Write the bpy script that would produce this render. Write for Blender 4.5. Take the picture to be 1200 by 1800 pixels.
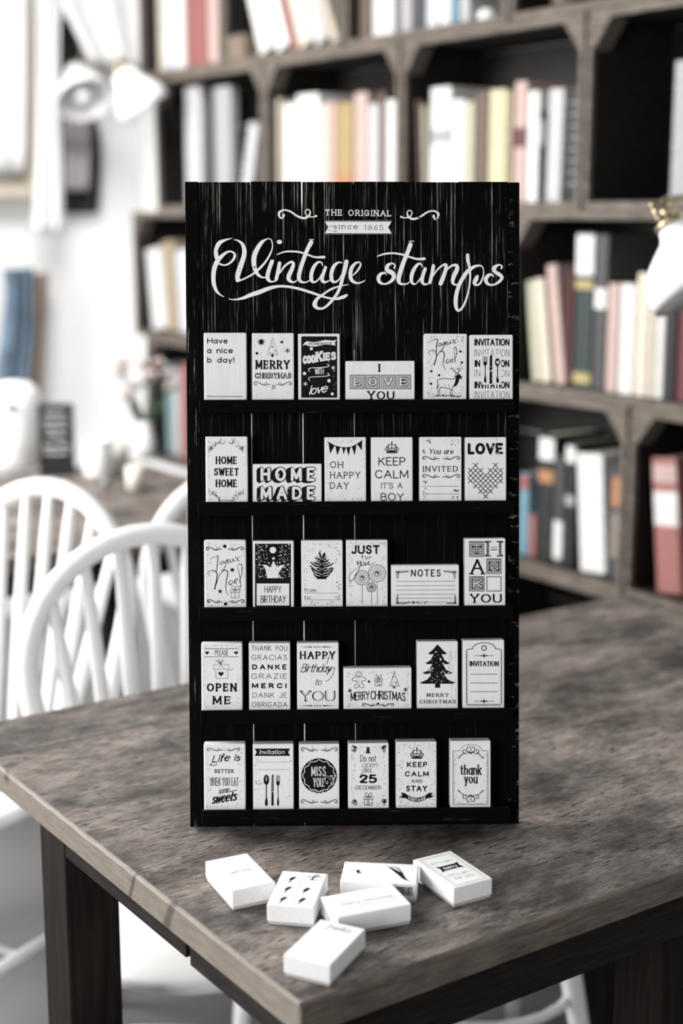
import bpy, bmesh, math, random
from mathutils import Matrix, Vector, Euler

for o in list(bpy.data.objects):
    bpy.data.objects.remove(o)
SC = bpy.context.scene
COL = SC.collection
R = math.radians

# ------------------------------------------------------------------ camera
FPX, CAMH = 2600.0, 1.41
PITCH = math.atan(525 / FPX)
cd = bpy.data.cameras.new('camera')
cam = bpy.data.objects.new('camera', cd)
COL.objects.link(cam)
cam.location = (0, 0, CAMH)
cam.rotation_euler = (math.pi / 2 - PITCH, 0, 0)
cd.sensor_fit = 'VERTICAL'
cd.sensor_height = 36.0
cd.sensor_width = 24.0
cd.lens = FPX / 1800 * 36
cd.clip_start = 0.05
cd.dof.use_dof = True
cd.dof.focus_distance = 1.55
cd.dof.aperture_fstop = 2.5
cd.dof.aperture_blades = 0
SC.camera = cam

# ------------------------------------------------------------------ light
w = bpy.data.worlds.new('world'); SC.world = w
w.use_nodes = True
wb = w.node_tree.nodes['Background']
wb.inputs[0].default_value = (0.97, 0.985, 1.0, 1)
wb.inputs[1].default_value = 0.27

def area(name, loc, target, sx, sy, power, colour=(1, 1, 1)):
    l = bpy.data.lights.new(name, 'AREA')
    l.shape = 'RECTANGLE'; l.size = sx; l.size_y = sy; l.energy = power; l.color = colour
    o = bpy.data.objects.new(name, l); COL.objects.link(o)
    o.location = loc
    o.rotation_euler = (Vector(target) - Vector(loc)).to_track_quat('-Z', 'Y').to_euler()
    return o
# tall window at left behind the table, then two added fill lights
area('window_daylight', (-2.6, 2.5, 2.0), (0.1, 1.6, 0.8), 1.7, 1.9, 185, (1, 0.985, 0.96))
area('front_fill', (-1.9, -1.4, 1.75), (0.0, 1.5, 0.95), 1.4, 1.7, 72, (1, 0.99, 0.975))  # added fill for the stamp fronts, no window seen there
wall_fill = area('end_wall_fill', (-0.9, 3.3, 2.75), (-1.35, 4.75, 1.0), 0.9, 0.9, 19, (1, 0.99, 0.98))  # added fill that whitens the end wall, no fixture seen
wall_fill.data.spread = R(110)

SC.view_settings.view_transform = 'Standard'
SC.view_settings.look = 'None'
SC.view_settings.gamma = 1
SC.view_settings.use_curve_mapping = False
SC.view_settings.exposure = 0.25

# ------------------------------------------------------------------ survey of the place
CP, SP = math.cos(PITCH), math.sin(PITCH)
ANG = R(34.7)                                    # table and bookshelf share one direction
E1 = Vector((-math.sin(ANG), math.cos(ANG), 0))  # along the bookshelf, away to the left
E2 = Vector((math.cos(ANG), math.sin(ANG), 0))   # towards the bookshelf
WALL0 = Vector((0.53, 3.15, 0))                  # a point on the bookshelf's front
def sight(px, py):
    u, v = px - 600, 900 - py
    return Vector((u, FPX * CP + v * SP, -FPX * SP + v * CP))
def at_height(px, py, z):
    d = sight(px, py); t = (z - CAMH) / d.z
    return Vector((d.x * t, d.y * t, z))
def at_range(px, py, y):
    d = sight(px, py); t = y / d.y
    return Vector((d.x * t, y, CAMH + d.z * t))
def on_shelf(px, py, dep=0.0):                   # bookshelf coordinates: x along it, z height
    d = sight(px, py)
    t = (dep + WALL0.dot(E2)) / d.dot(E2)
    p = d * t
    return -(p - WALL0).dot(E1), CAMH + p.z
M_SHELF = Matrix.Translation(WALL0) @ Matrix.Rotation(ANG - math.pi / 2, 4, 'Z')
M_LEFT = Matrix.Translation(WALL0 + E1 * 2.6) @ Matrix.Rotation(ANG, 4, 'Z')   # end wall: x runs along E2
def on_left(px, py, dep=0.0):                    # end wall coordinates, dep = distance in front of it
    d = sight(px, py)
    t = (WALL0.dot(E1) + 2.6 - dep) / d.dot(E1)
    p = d * t
    return (p - WALL0 - E1 * 2.6).dot(E2), CAMH + p.z

# ------------------------------------------------------------------ helpers
class MB:
    def __init__(s): s.v, s.f, s.m, s.sm = [], [], [], []
    def add(s, vs, fs, mi=0, smooth=False):
        b = len(s.v); s.v += [tuple(v) for v in vs]
        for f in fs:
            s.f.append([b + i for i in f]); s.m.append(mi); s.sm.append(smooth)
        return s
    def box(s, x0, x1, y0, y1, z0, z1, mi=0):
        vs = [(x, y, z) for x in (x0, x1) for y in (y0, y1) for z in (z0, z1)]
        return s.add(vs, [(0, 1, 3, 2), (4, 6, 7, 5), (0, 4, 5, 1), (2, 3, 7, 6), (0, 2, 6, 4), (1, 5, 7, 3)], mi)
    def prism(s, poly, ax, a, b, mi=0):          # polygon in the two other axes, pushed along ax
        n = len(poly)
        def P(p, t):
            if ax == 'y': return (p[0], t, p[1])
            if ax == 'x': return (t, p[0], p[1])
            return (p[0], p[1], t)
        vs = [P(p, a) for p in poly] + [P(p, b) for p in poly]
        fs = [tuple(range(n)), tuple(range(2 * n - 1, n - 1, -1))]
        fs += [(i, i + n, (i + 1) % n + n, (i + 1) % n) for i in range(n)]
        return s.add(vs, fs, mi)
    def tube(s, pts, rad, n=10, mi=0, flat=1.0, closed=False):
        pts = [Vector(p) for p in pts]; k = len(pts)
        rr = rad if isinstance(rad, (list, tuple)) else [rad] * k
        vs = []; prev = None
        for i, p in enumerate(pts):
            a = pts[i - 1] if (i > 0 or closed) else p
            b = pts[(i + 1) % k] if (i < k - 1 or closed) else p
            t = (b - a).normalized()
            if prev is None:
                up = Vector((0, 0, 1)) if abs(t.z) < 0.9 else Vector((0, 1, 0))
                nx = t.cross(up).normalized()
            else:
                nx = (prev - t * prev.dot(t)).normalized()
            ny = t.cross(nx); prev = nx
            for j in range(n):
                q = 2 * math.pi * j / n
                vs.append(p + nx * math.cos(q) * rr[i] + ny * math.sin(q) * rr[i] * flat)
        fs = []
        for i in range(k - (0 if closed else 1)):
            for j in range(n):
                i2 = (i + 1) % k
                fs.append((i * n + j, i * n + (j + 1) % n, i2 * n + (j + 1) % n, i2 * n + j))
        if not closed:
            fs += [tuple(range(n - 1, -1, -1)), tuple(range((k - 1) * n, k * n))]
        return s.add(vs, fs, mi, True)
    def lathe(s, prof, n=32, mi=0, M=None, sx=1, sy=1):
        vs = []; fs = []
        for r, z in prof:
            for j in range(n):
                q = 2 * math.pi * j / n
                p = Vector((r * math.cos(q) * sx, r * math.sin(q) * sy, z))
                vs.append(M @ p if M else p)
        for i in range(len(prof) - 1):
            for j in range(n):
                fs.append((i * n + j, i * n + (j + 1) % n, (i + 1) * n + (j + 1) % n, (i + 1) * n + j))
        if prof[0][0] > 1e-6: fs.append(tuple(range(n - 1, -1, -1)))
        if prof[-1][0] > 1e-6: fs.append(tuple(range((len(prof) - 1) * n, len(prof) * n)))
        return s.add(vs, fs, mi, True)
    def mesh(s, name, mats):
        me = bpy.data.meshes.new(name)
        me.from_pydata(s.v, [], s.f)
        for m in (mats if isinstance(mats, (list, tuple)) else [mats]): me.materials.append(m)
        me.polygons.foreach_set('material_index', s.m)
        me.polygons.foreach_set('use_smooth', s.sm)
        me.update()
        return me
    def build(s, name, mats, parent=None, bevel=0, seg=2, fix=True):
        me = s.mesh(name, mats)
        if fix:
            b = bmesh.new(); b.from_mesh(me)
            bmesh.ops.recalc_face_normals(b, faces=b.faces); b.to_mesh(me); b.free()
        o = bpy.data.objects.new(name, me); COL.objects.link(o)
        if parent: o.parent = parent
        if bevel:
            md = o.modifiers.new('bevel', 'BEVEL'); md.width = bevel; md.segments = seg
            md.limit_method = 'ANGLE'; md.angle_limit = R(40)
        return o
def tag(o, label=None, cat=None, group=None, kind=None):
    if label: o['label'] = label
    if cat: o['category'] = cat
    if group: o['group'] = group
    if kind: o['kind'] = kind
    return o
def empty(name, M, label=None, cat=None, group=None):
    o = bpy.data.objects.new(name, None); COL.objects.link(o)
    o.empty_display_size = 0.05
    place(o, M)
    return tag(o, label, cat, group)
def place(o, M):
    l, q, sc = M.decompose()
    o.location = l; o.rotation_euler = q.to_euler()
    return o
def T(x, y, z): return Matrix.Translation((x, y, z))
def RZ(a): return Matrix.Rotation(a, 4, 'Z')
def catmull(P, n=8, closed=False):
    P = [tuple(map(float, p)) for p in P]; k = len(P); out = []
    if k < 3 and not closed: return P
    for i in range(k if closed else k - 1):
        if closed: a, b, c, d = P[i - 1], P[i], P[(i + 1) % k], P[(i + 2) % k]
        else:
            b, c = P[i], P[i + 1]
            a = P[i - 1] if i else tuple(2 * x - y for x, y in zip(b, c))
            d = P[i + 2] if i + 2 < k else tuple(2 * x - y for x, y in zip(c, b))
        for j in range(n):
            t = j / n
            out.append(tuple(0.5 * (2 * q + (r - p) * t + (2 * p - 5 * q + 4 * r - s) * t * t + (3 * q - p - 3 * r + s) * t ** 3)
                             for p, q, r, s in zip(a, b, c, d)))
    if not closed: out.append(P[-1])
    return out

# ------------------------------------------------------------------ materials
def new_mat(name):
    m = bpy.data.materials.new(name); m.use_nodes = True
    nt = m.node_tree
    return m, nt, nt.nodes['Principled BSDF']
def noise(nt, scale, vec=(1, 1, 1), detail=4, rough=0.55, coord='Object'):
    tc = nt.nodes.new('ShaderNodeTexCoord'); mp = nt.nodes.new('ShaderNodeMapping')
    mp.inputs['Scale'].default_value = vec
    nt.links.new(tc.outputs[coord], mp.inputs[0])
    n = nt.nodes.new('ShaderNodeTexNoise'); n.inputs['Scale'].default_value = scale
    n.inputs['Detail'].default_value = detail; n.inputs['Roughness'].default_value = rough
    nt.links.new(mp.outputs[0], n.inputs['Vector'])
    return n.outputs[0]
def ramp(nt, fac, stops):
    r = nt.nodes.new('ShaderNodeValToRGB')
    e = r.color_ramp.elements
    while len(e) < len(stops): e.new(0.5)
    for i, (p, c) in enumerate(stops):
        e[i].position = p; e[i].color = tuple(c) + (1,) if len(c) == 3 else c
    nt.links.new(fac, r.inputs[0])
    return r.outputs[0]
def g(v): return (v, v, v)
def mix(nt, a, b, fac, mode='MIX'):
    x = nt.nodes.new('ShaderNodeMix'); x.data_type = 'RGBA'; x.blend_type = mode
    for sock, val in ((x.inputs[6], a), (x.inputs[7], b), (x.inputs[0], fac)):
        if isinstance(val, bpy.types.NodeSocket): nt.links.new(val, sock)
        elif isinstance(val, (int, float)): sock.default_value = val
        else: sock.default_value = tuple(val) + (1,)
    return x.outputs[2]
def bump(nt, bs, h, strength, dist=0.002):
    b = nt.nodes.new('ShaderNodeBump'); b.inputs['Strength'].default_value = strength
    b.inputs['Distance'].default_value = dist
    nt.links.new(h, b.inputs['Height']); nt.links.new(b.outputs[0], bs.inputs['Normal'])
def plain(name, col, rough=0.6, var=0.06, scale=30, metal=0, spec=0.4):
    m, nt, bs = new_mat(name)
    n = noise(nt, scale)
    lo = tuple(c * (1 - var) for c in col); hi = tuple(min(1, c * (1 + var)) for c in col)
    nt.links.new(ramp(nt, n, [(0.3, lo), (0.7, hi)]), bs.inputs['Base Color'])
    bs.inputs['Roughness'].default_value = rough; bs.inputs['Metallic'].default_value = metal
    bs.inputs['Specular IOR Level'].default_value = spec
    return m
def wood(name, dark, light, vec, rough=0.6, blotch=None, bstr=0.5, spec=0.35, fine=9):
    m, nt, bs = new_mat(name)
    gr = noise(nt, fine, vec, 6, 0.62)
    col = ramp(nt, gr, [(0.3, dark), (0.68, light)])
    if blotch:
        bl = noise(nt, blotch[0], (1, 1, 1), 5, 0.6)
        col = mix(nt, col, ramp(nt, bl, [(blotch[1], g(blotch[3])), (blotch[2], g(1.0))]), 1.0, 'MULTIPLY')
    nt.links.new(col, bs.inputs['Base Color'])
    bs.inputs['Roughness'].default_value = rough
    bs.inputs['Specular IOR Level'].default_value = spec
    bump(nt, bs, gr, bstr)
    return m

M = {}
M['wall'] = plain('white_plaster', (0.86, 0.86, 0.86), 0.9, 0.02, 4)
M['floor'] = plain('pale_concrete', (0.17, 0.17, 0.17), 0.5, 0.16, 2.5)
M['crate'] = wood('dark_stained_wood', (0.003, 0.0024, 0.002), (0.013, 0.0105, 0.009), (1, 8, 8), 0.7)
M['crate_edge'] = wood('pale_crate_wood', (0.05, 0.04, 0.034), (0.19, 0.16, 0.135), (1.5, 10, 10), 0.7)  # front edges and corner blocks, paler than the crate boards
M['chair'] = plain('white_gloss_paint', (0.8, 0.8, 0.8), 0.35, 0.02, 8)
M['leg'] = wood('brown_table_leg_wood', (0.0042, 0.0032, 0.0027), (0.0165, 0.0125, 0.0105), (12, 12, 1), 0.7, None, 0.3, 0.1)  # brown taken towards black, carrying the shade under the table
M['apron'] = wood('shaded_apron_wood', (0.004, 0.0033, 0.003), (0.018, 0.0145, 0.013), (2, 2, 22), 0.7, None, 0.3, 0.12)  # shade under the table top is put into this dark tone
M['strip'] = wood('beige_strip_wood', (0.12, 0.101, 0.084), (0.185, 0.16, 0.136), (3, 3, 20), 0.5, (11, 0.33, 0.39, 0.35), 0.2)
_nt = M['strip'].node_tree; _bs = _nt.nodes['Principled BSDF']
_src = _bs.inputs['Base Color'].links[0].from_socket
_tc = _nt.nodes.new('ShaderNodeTexCoord'); _sx = _nt.nodes.new('ShaderNodeSeparateXYZ'); _nt.links.new(_tc.outputs['Object'], _sx.inputs[0])
def _m(op, a, b):
    n = _nt.nodes.new('ShaderNodeMath'); n.operation = op
    for i_, x_ in enumerate((a, b)):
        if isinstance(x_, bpy.types.NodeSocket): _nt.links.new(x_, n.inputs[i_])
        else: n.inputs[i_].default_value = x_
    return n.outputs[0]
_y = _m('ADD', _m('ADD', _sx.outputs[1], _m('MULTIPLY', _sx.outputs[2], 0.45)), _m('MULTIPLY', noise(_nt, 40), 0.010))
for _c, _w in ((0.2365 + 0.45 * 0.735 + .005, 0.010), (0.316 + 0.45 * 0.735 + .005, 0.005)):
    _d = _m('DIVIDE', _m('ABSOLUTE', _m('SUBTRACT', _y, _c), 0), _w)
    _src = mix(_nt, _src, (0.045, 0.036, 0.03), ramp(_nt, _d, [(0.35, g(0.85)), (1.0, g(0))]))
_nt.links.new(_src, _bs.inputs['Base Color'])
M['strip_front'] = wood('brown_strip_wood', (0.055, 0.043, 0.036), (0.17, 0.138, 0.115), (3, 26, 26), 0.5, (7, 0.3, 0.5, 0.5), 0.4)
M['stamp'] = wood('white_washed_wood', (0.79, 0.79, 0.795), (0.85, 0.85, 0.855), (26, 26, 2), 0.6, None, 0.12, 0.3)
M['die'] = plain('grey_foam_rubber', (0.45, 0.45, 0.45), 0.8)
M['ink'] = plain('black_ink', (0.005, 0.005, 0.0055), 0.75, spec=0.15)
M['white_ink'] = plain('white_print', (0.8, 0.8, 0.805), 0.65, 0.02)
M['grey_ink'] = plain('grey_print', (0.3, 0.3, 0.3), 0.65, 0.3, 900)
M['brass'] = plain('aged_brass', (0.42, 0.36, 0.24), 0.3, 0.2, 40, 1.0)
M['enamel'] = plain('white_enamel', (0.84, 0.84, 0.84), 0.3, 0.01)
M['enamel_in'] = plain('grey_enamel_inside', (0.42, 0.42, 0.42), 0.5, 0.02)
M['paper'] = plain('book_pages', (0.62, 0.58, 0.5), 0.8, 0.1, 200)
M['black'] = plain('black_fabric', (0.012, 0.012, 0.012), 0.8)

# worn brown table planks
m, nt, bs = new_mat('worn_table_wood')
grain = noise(nt, 48, (1.4, 12, 3), 5, 0.75)
mott = noise(nt, 13, (1, 2.3, 1.5), 10, 0.72)
blot = noise(nt, 5.2, (1, 1.4, 1), 9, 0.68)
col = ramp(nt, mott, [(0.30, (0.043, 0.034, 0.029)), (0.44, (0.143, 0.119, 0.104)), (0.56, (0.237, 0.203, 0.179)), (0.72, (0.37, 0.327, 0.293))])
col = mix(nt, col, ramp(nt, grain, [(0.40, g(0.36)), (0.485, g(0.95)), (0.60, g(1.3))]), 1.0, 'MULTIPLY')
col = mix(nt, col, ramp(nt, blot, [(0.39, g(0.28)), (0.48, g(0.8)), (0.60, g(1.2))]), 1.0, 'MULTIPLY')
crk = noise(nt, 22, (1.7, 9, 2), 3, 0.55)
patch = noise(nt, 5, (1, 1.3, 1), 3, 0.6)
crk = mix(nt, ramp(nt, crk, [(0.60, g(0)), (0.625, g(1))]), ramp(nt, patch, [(0.38, g(0.1)), (0.5, g(1))]), 1.0, 'MULTIPLY')
col = mix(nt, col, (0.014, 0.0115, 0.01), mix(nt, (0, 0, 0), (0.85, 0.85, 0.85), crk))
fine = mott
tc = nt.nodes.new('ShaderNodeTexCoord'); sx = nt.nodes.new('ShaderNodeSeparateXYZ')
nt.links.new(tc.outputs['Object'], sx.inputs[0])
wob = noise(nt, 3, (1, 1, 1), 2)
def math_node(op, a, b=None, c=None):
    n = nt.nodes.new('ShaderNodeMath'); n.operation = op
    for i, x in enumerate((a, b, c)):
        if x is None: continue
        if isinstance(x, bpy.types.NodeSocket): nt.links.new(x, n.inputs[i])
        else: n.inputs[i].default_value = x
    return n.outputs[0]
yy = math_node('ADD', sx.outputs[1], math_node('MULTIPLY', wob, 0.008))
fr = math_node('ABSOLUTE', math_node('SUBTRACT', math_node('FRACT', math_node('DIVIDE', math_node('SUBTRACT', yy, -0.2895), 2.0)), 0.5))
seam = math_node('LESS_THAN', fr, 0.0013)
seam = math_node('MULTIPLY', seam, ramp(nt, noise(nt, 9), [(0.35, g(0.25)), (0.5, g(1))]))
col = mix(nt, col, (0.02, 0.017, 0.014), math_node('MULTIPLY', seam, 0.85))
nt.links.new(col, bs.inputs['Base Color'])
nt.links.new(ramp(nt, fine, [(0.38, g(0.7)), (0.6, g(0.4))]), bs.inputs['Roughness'])
bs.inputs['Specular IOR Level'].default_value = 0.5
bump(nt, bs, math_node('SUBTRACT', math_node('ADD', fine, math_node('MULTIPLY', grain, 0.5)), math_node('MULTIPLY', math_node('ADD', seam, crk), 0.5)), 0.75, 0.0025)
M['table'] = m

# black painted boards with pale streaks where the paint has worn off the grain
def black_board(name, vec, lo, hi, zfade=None, rot=0):
    m, nt, bs = new_mat(name)
    st = noise(nt, 1.0, vec, 4, 0.75)
    if rot:
        [n for n in nt.nodes if n.type == 'MAPPING'][-1].inputs['Rotation'].default_value = (0, R(rot), 0)
    pat = noise(nt, 9, (3, 1, 1), 4, 0.65)
    f = ramp(nt, st, [(lo, g(0)), (hi, g(1))])
    f2 = ramp(nt, pat, [(0.4, g(0.0)), (0.62, g(1))])
    f = mix(nt, f, f2, 1.0, 'MULTIPLY')
    if zfade:
        tc = nt.nodes.new('ShaderNodeTexCoord'); s = nt.nodes.new('ShaderNodeSeparateXYZ')
        nt.links.new(tc.outputs['Object'], s.inputs[0])
        mr = nt.nodes.new('ShaderNodeMapRange')
        mr.inputs[1].default_value, mr.inputs[2].default_value = zfade
        mr.inputs[3].default_value, mr.inputs[4].default_value = 0.03, 1.0
        nt.links.new(s.outputs[2], mr.inputs[0])
        f = mix(nt, f, mr.outputs[0], 1.0, 'MULTIPLY')
    nt.links.new(mix(nt, (0.0014, 0.0014, 0.0015), (0.42, 0.4, 0.36), f), bs.inputs['Base Color'])
    bs.inputs['Roughness'].default_value = 0.75; bs.inputs['Specular IOR Level'].default_value = 0.05
    bump(nt, bs, st, 0.35, 0.001)
    return m
M['plank'] = black_board('black_worn_planks', (430, 60, 5), 0.57, 0.63, (0.40, 0.60))
M['rail_left'] = black_board('black_slanted_grain_rail', (330, 60, 14), 0.60, 0.68, None, 14)
M['rail'] = black_board('black_end_rail', (45, 60, 120), 0.57, 0.68)
M['ledge'] = black_board('black_ledge_wood', (14, 200, 900), 0.63, 0.8)
M['gap_light'] = plain('gap_light_white', (0.8, 0.78, 0.74), 0.8)  # white that stands for background light seen between the planks
# title paint, chipped in places
m, nt, bs = new_mat('chipped_white_lettering')
n1 = noise(nt, 1.0, (90, 90, 420), 3, 0.6); n2 = noise(nt, 22, (1, 1, 1), 2, 0.5)
chip = mix(nt, ramp(nt, n1, [(0.59, g(0)), (0.62, g(1))]), ramp(nt, n2, [(0.56, g(0)), (0.64, g(1))]), 1.0, 'MULTIPLY')
nt.links.new(mix(nt, (0.86, 0.86, 0.855), (0.012, 0.012, 0.012), chip), bs.inputs['Base Color'])
bs.inputs['Roughness'].default_value = 0.7
M['title'] = m

# ================================================================== THE SETTING
o = MB().box(-6, 4, -2, 8, -0.05, 0).build('floor', M['floor']); tag(o, kind='structure')
o = MB().box(-2.75, 2.2, 0.262, 0.40, 0, 3.2).build('wall_right', M['wall']); place(o, M_SHELF); tag(o, kind='structure')
# end wall with a window in it (x to the right along the wall, y into the wall)
wx1, wz1 = on_left(58, 330)
wx0 = wx1 - 0.75
o = (MB().box(wx1, 0.40, 0, 0.12, 0, 3.2).box(-4.2, wx0, 0, 0.12, 0, 3.2)
     .box(wx0, wx1, 0, 0.12, 0, wz1).box(wx0, wx1, 0, 0.12, 2.7, 3.2)).build('wall_left', M['wall'])
place(o, M_LEFT); tag(o, kind='structure')
M['beige'] = wood('beige_painted_wood', (0.46, 0.4, 0.33), (0.58, 0.52, 0.45), (10, 10, 1), 0.5, None, 0.1)
fw = 0.024
o = MB().box(wx1 - fw, wx1 + 0.002, -0.05, 0.10, wz1, 2.7).box(wx0, wx0 + fw, -0.05, 0.1, wz1, 2.7).box(wx0 + fw, wx1 - fw, -0.02, 0.1, 2.66, 2.7)\
    .box(wx0 + fw, wx1 - fw, -0.02, 0.1, wz1, wz1 + 0.03).box(wx0 + fw, wx1 - fw, 0.02, 0.07, 2.0, 2.03).build('window_1', M['beige'], bevel=0.003)
place(o, M_LEFT); tag(o, kind='structure')
m, nt, bs = new_mat('window_glass')
bs.inputs['Transmission Weight'].default_value = 1.0; bs.inputs['Roughness'].default_value = 0.02; bs.inputs['IOR'].default_value = 1.02
MB().box(wx0 + fw, wx1 - fw, 0.045, 0.05, wz1 + 0.03, 2.66).build('pane', m, o)
o = MB().box(wx0 - 0.03, wx1 + 0.03, -0.12, -0.002, wz1 - 0.035, wz1).build('trim_1', M['beige'], bevel=0.004); place(o, M_LEFT); tag(o, kind='structure')

# ================================================================== BOOKSHELF OF STACKED CRATES
BT = 0.018
def crate(x0, x1, z0, z1, label, dep=0.25):
    root = empty('wooden_crate', M_SHELF @ T((x0 + x1) / 2, 0, z0), label, 'crate', 'crates stacked as a bookshelf')
    h, H = (x1 - x0) / 2 - 0.005, z1 - z0 - 0.001
    MB().box(-h, h, 0.014, dep, 0, BT).build('bottom_board', M['crate'], root)
    MB().box(-h, h, 0.014, dep, H - BT, H).build('top_board', M['crate'], root)
    for s in (-1, 1):
        a, b = sorted((s * h, s * (h - 0.013)))
        MB().box(a, b, 0.014, dep - 0.01, BT, H - BT).build('side_board', M['crate'], root)
        MB().box(a, b, 0, 0.0135, BT, H - BT).build('side_edge', M['crate_edge'], root, 0.001)
        q = s * (h - 0.0135); k = 0.05
        MB().prism([(q, H - BT - 0.0005), (q - s * k, H - BT - 0.0005), (q, H - BT - k * 1.25)], 'y', 0.002, 0.05).build('corner_block', M['crate_edge'], root)
    n = 3; y0 = BT + 0.001
    bk = MB()
    for i in range(n):
        zz = BT + (H - 2 * BT) * i / n
        bk.box(-h + 0.013, h - 0.013, dep - 0.009, dep, zz + 0.003, zz + (H - 2 * BT) / n - 0.003)
    bk.build('back_slats', M['crate'], root)
    MB().box(-h, h, 0, 0.0135, 0, BT).build('bottom_edge', M['crate_edge'], root, 0.002)
    MB().box(-h, h, 0, 0.0135, H - BT, H).build('top_edge', M['crate_edge'], root, 0.002)
ROWS = [(0.2, [-1.72, -1.06, -0.38, 0.30, 0.95], 'lowest row'),
        (0.612, [-2.06, -1.25, -0.54, 0.118, 0.77], 'second row from below'),
        (1.018, [-2.13, -1.5, -0.87, -0.27, 0.42], 'third row from below'),
        (1.416, [-1.955, -1.312, -0.683, -0.045, 0.61], 'row above the board'),
        (1.82, [-2.05, -1.536, -0.924, -0.29, 0.36], 'uppermost row')]
ZTOP = {}
names = ['left end', 'second from left', 'third from left', 'right end']
extra = {(3, 3): 'wooden crate holding one grey board, ', (3, 0): 'wooden crate with two slim boards, ',
         (2, 3): 'wooden crate behind the right lamp, ', (2, 0): 'wooden crate of pale leaning books, ',
         (1, 3): 'wooden crate with two red books, ', (4, 3): 'wooden crate with brown jars, '}
for r, (z, xs, nm) in enumerate(ROWS):
    z1 = ROWS[r + 1][0] if r < 4 else z + 0.40
    for i in range(4):
        crate(xs[i], xs[i + 1], z, z1, extra.get((r, i), 'dark wooden crate, ') + '%s of the %s' % (names[i], nm))
    ZTOP[r] = z + BT
o = MB().box(-1.7, 1.0, 0.03, 0.24, 0, 0.2).build('plinth', M['crate'])
place(o, M_SHELF); tag(o, 'low dark wooden plinth under the stacked crates', 'plinth')

# ---- books: spine plane a little behind the crate fronts
cover_mats = {}
PAL = dict(white=(0.629, 0.620, 0.612), bluewhite=(0.510, 0.535, 0.578), cream=(0.561, 0.510, 0.425), beige=(0.425, 0.374, 0.306), red=(0.246, 0.093, 0.085), pink=(0.442, 0.323, 0.297),
           black=(0.013, 0.013, 0.014), dgrey=(0.051, 0.051, 0.055), grey=(0.306, 0.306, 0.323), lgrey=(0.442, 0.433, 0.442), brown=(0.119, 0.081, 0.064), tan=(0.306, 0.246, 0.170),
           ochre=(0.306, 0.221, 0.102), yellow=(0.527, 0.476, 0.306), sage=(0.425, 0.425, 0.323), green=(0.017, 0.030, 0.030), gold=(0.340, 0.289, 0.128), maroon=(0.102, 0.025, 0.030),
           rose=(0.306, 0.128, 0.119), blue=(0.136, 0.255, 0.323), teal=(0.204, 0.306, 0.315), orange=(0.357, 0.170, 0.085), taupe=(0.204, 0.170, 0.145), lilac=(0.340, 0.323, 0.340))
def cov(c):
    if c not in cover_mats: cover_mats[c] = plain('cover_' + c, PAL[c], 0.6, 0.12, 60)
    return cover_mats[c]
def book(row, xl, xr, yt, c, label, dx=0, bands=(), dep=0.16, ybase=None, sd=0.03, h=None, group=None, name='book'):
    z0 = ZTOP[row]
    xm = (xl + xr) / 2
    if h is None:
        zt = on_shelf(xm + dx, yt, sd)[1]
        h = zt - z0
    # pixel row of the base
    yb = yt
    for _ in range(2000):
        if on_shelf(xm, yb, sd)[1] <= z0: break
        yb += 1
    a, b = on_shelf(xl, yb, sd)[0], on_shelf(xr, yb, sd)[0]
    t = max(0.006, b - a - 0.0012)
    lean = 0
    if dx:
        xt = on_shelf(xm + dx, yt, sd)[0]
        lean = math.atan2(xt - (a + b) / 2, h)
        h = h / math.cos(lean) - t / 2 * abs(math.tan(lean)); t *= math.cos(lean)
    xs = [v for v in ROWS[row][1]]
    cm = (a + b) / 2
    for q in range(4):
        if xs[q] <= cm < xs[q + 1] or (q == 0 and cm < xs[0]) or (q == 3 and cm >= xs[4]):
            sh = h * math.sin(lean); e = t / 2 / max(.5, math.cos(lean)) + .0012
            lo, hi = xs[q] + .0185, xs[q + 1] - .0185
            cm = max(cm, lo + e - min(0, sh)); cm = min(cm, hi - e - max(0, sh)); break
    Mx = M_SHELF @ T(cm, sd, z0 + t / 2 * abs(math.sin(lean)) + 0.0005) @ Matrix.Rotation(lean, 4, 'Y')
    ct = min(0.003, t * 0.2)
    m = MB()
    # rounded spine and two boards as one cover
    n = 8; out = []; inn = []
    for i in range(n + 1):
        q = math.pi * i / n
        out.append((-t / 2 * math.cos(q), 0.004 - 0.004 * math.sin(q)))
        inn.append((-(t / 2 - ct) * math.cos(q), 0.004 + ct - 0.004 * math.sin(q)))
    poly = [(-t / 2, dep)] + out + [(t / 2, dep), (t / 2 - ct, dep)] + inn[::-1] + [(-t / 2 + ct, dep)]
    m.prism(poly, 'z', 0, h)
    root = m.build(name, cov(c))
    place(root, Mx); tag(root, label, 'book', group or 'books in the crates')
    MB().box(-t / 2 + ct, t / 2 - ct, 0.004 + ct, dep - 0.004, 0.003, h - 0.003).build('pages', M['paper'], root)
    for f0, f1, bc in bands:
        arc = [(-t / 2 * 1.0 * math.cos(math.pi * i / n), 0.004 - 0.0046 * math.sin(math.pi * i / n) - 0.0002) for i in range(n + 1)]
        arc2 = [(x, y + 0.0006) for x, y in arc]
        MB().prism(arc + arc2[::-1], 'z', h * f0, h * f1).build('spine_label', cov(bc), root)
    return root
UP = 'on the top shelf'
B = book
B(4, 264, 285, -55, 'cream', 'cream book at the far left end of the top shelf', sd=.056)
B(4, 287, 304, -90, 'bluewhite', 'pale blue and white book second from left on the top shelf', bands=((.1, .3, 'white'),))
B(4, 306, 323, -70, 'white', 'white book left of the wide dusty red one on the top shelf')
B(4, 326, 363, -80, 'red', 'wide dusty red book on the top shelf')
B(4, 365, 382, -80, 'pink', 'pale pink book touching the dusty red one on the top shelf')
B(4, 408, 424, -60, 'black', 'black book behind the little brown box on the top shelf', sd=0.075, dep=.14)
B(4, 454, 476, -80, 'white', 'first white leaning book beside the little brown box, top shelf', dx=-40)
B(4, 483, 506, -80, 'white', 'second leaning white book, thicker, on the top shelf', dx=-40)
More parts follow.
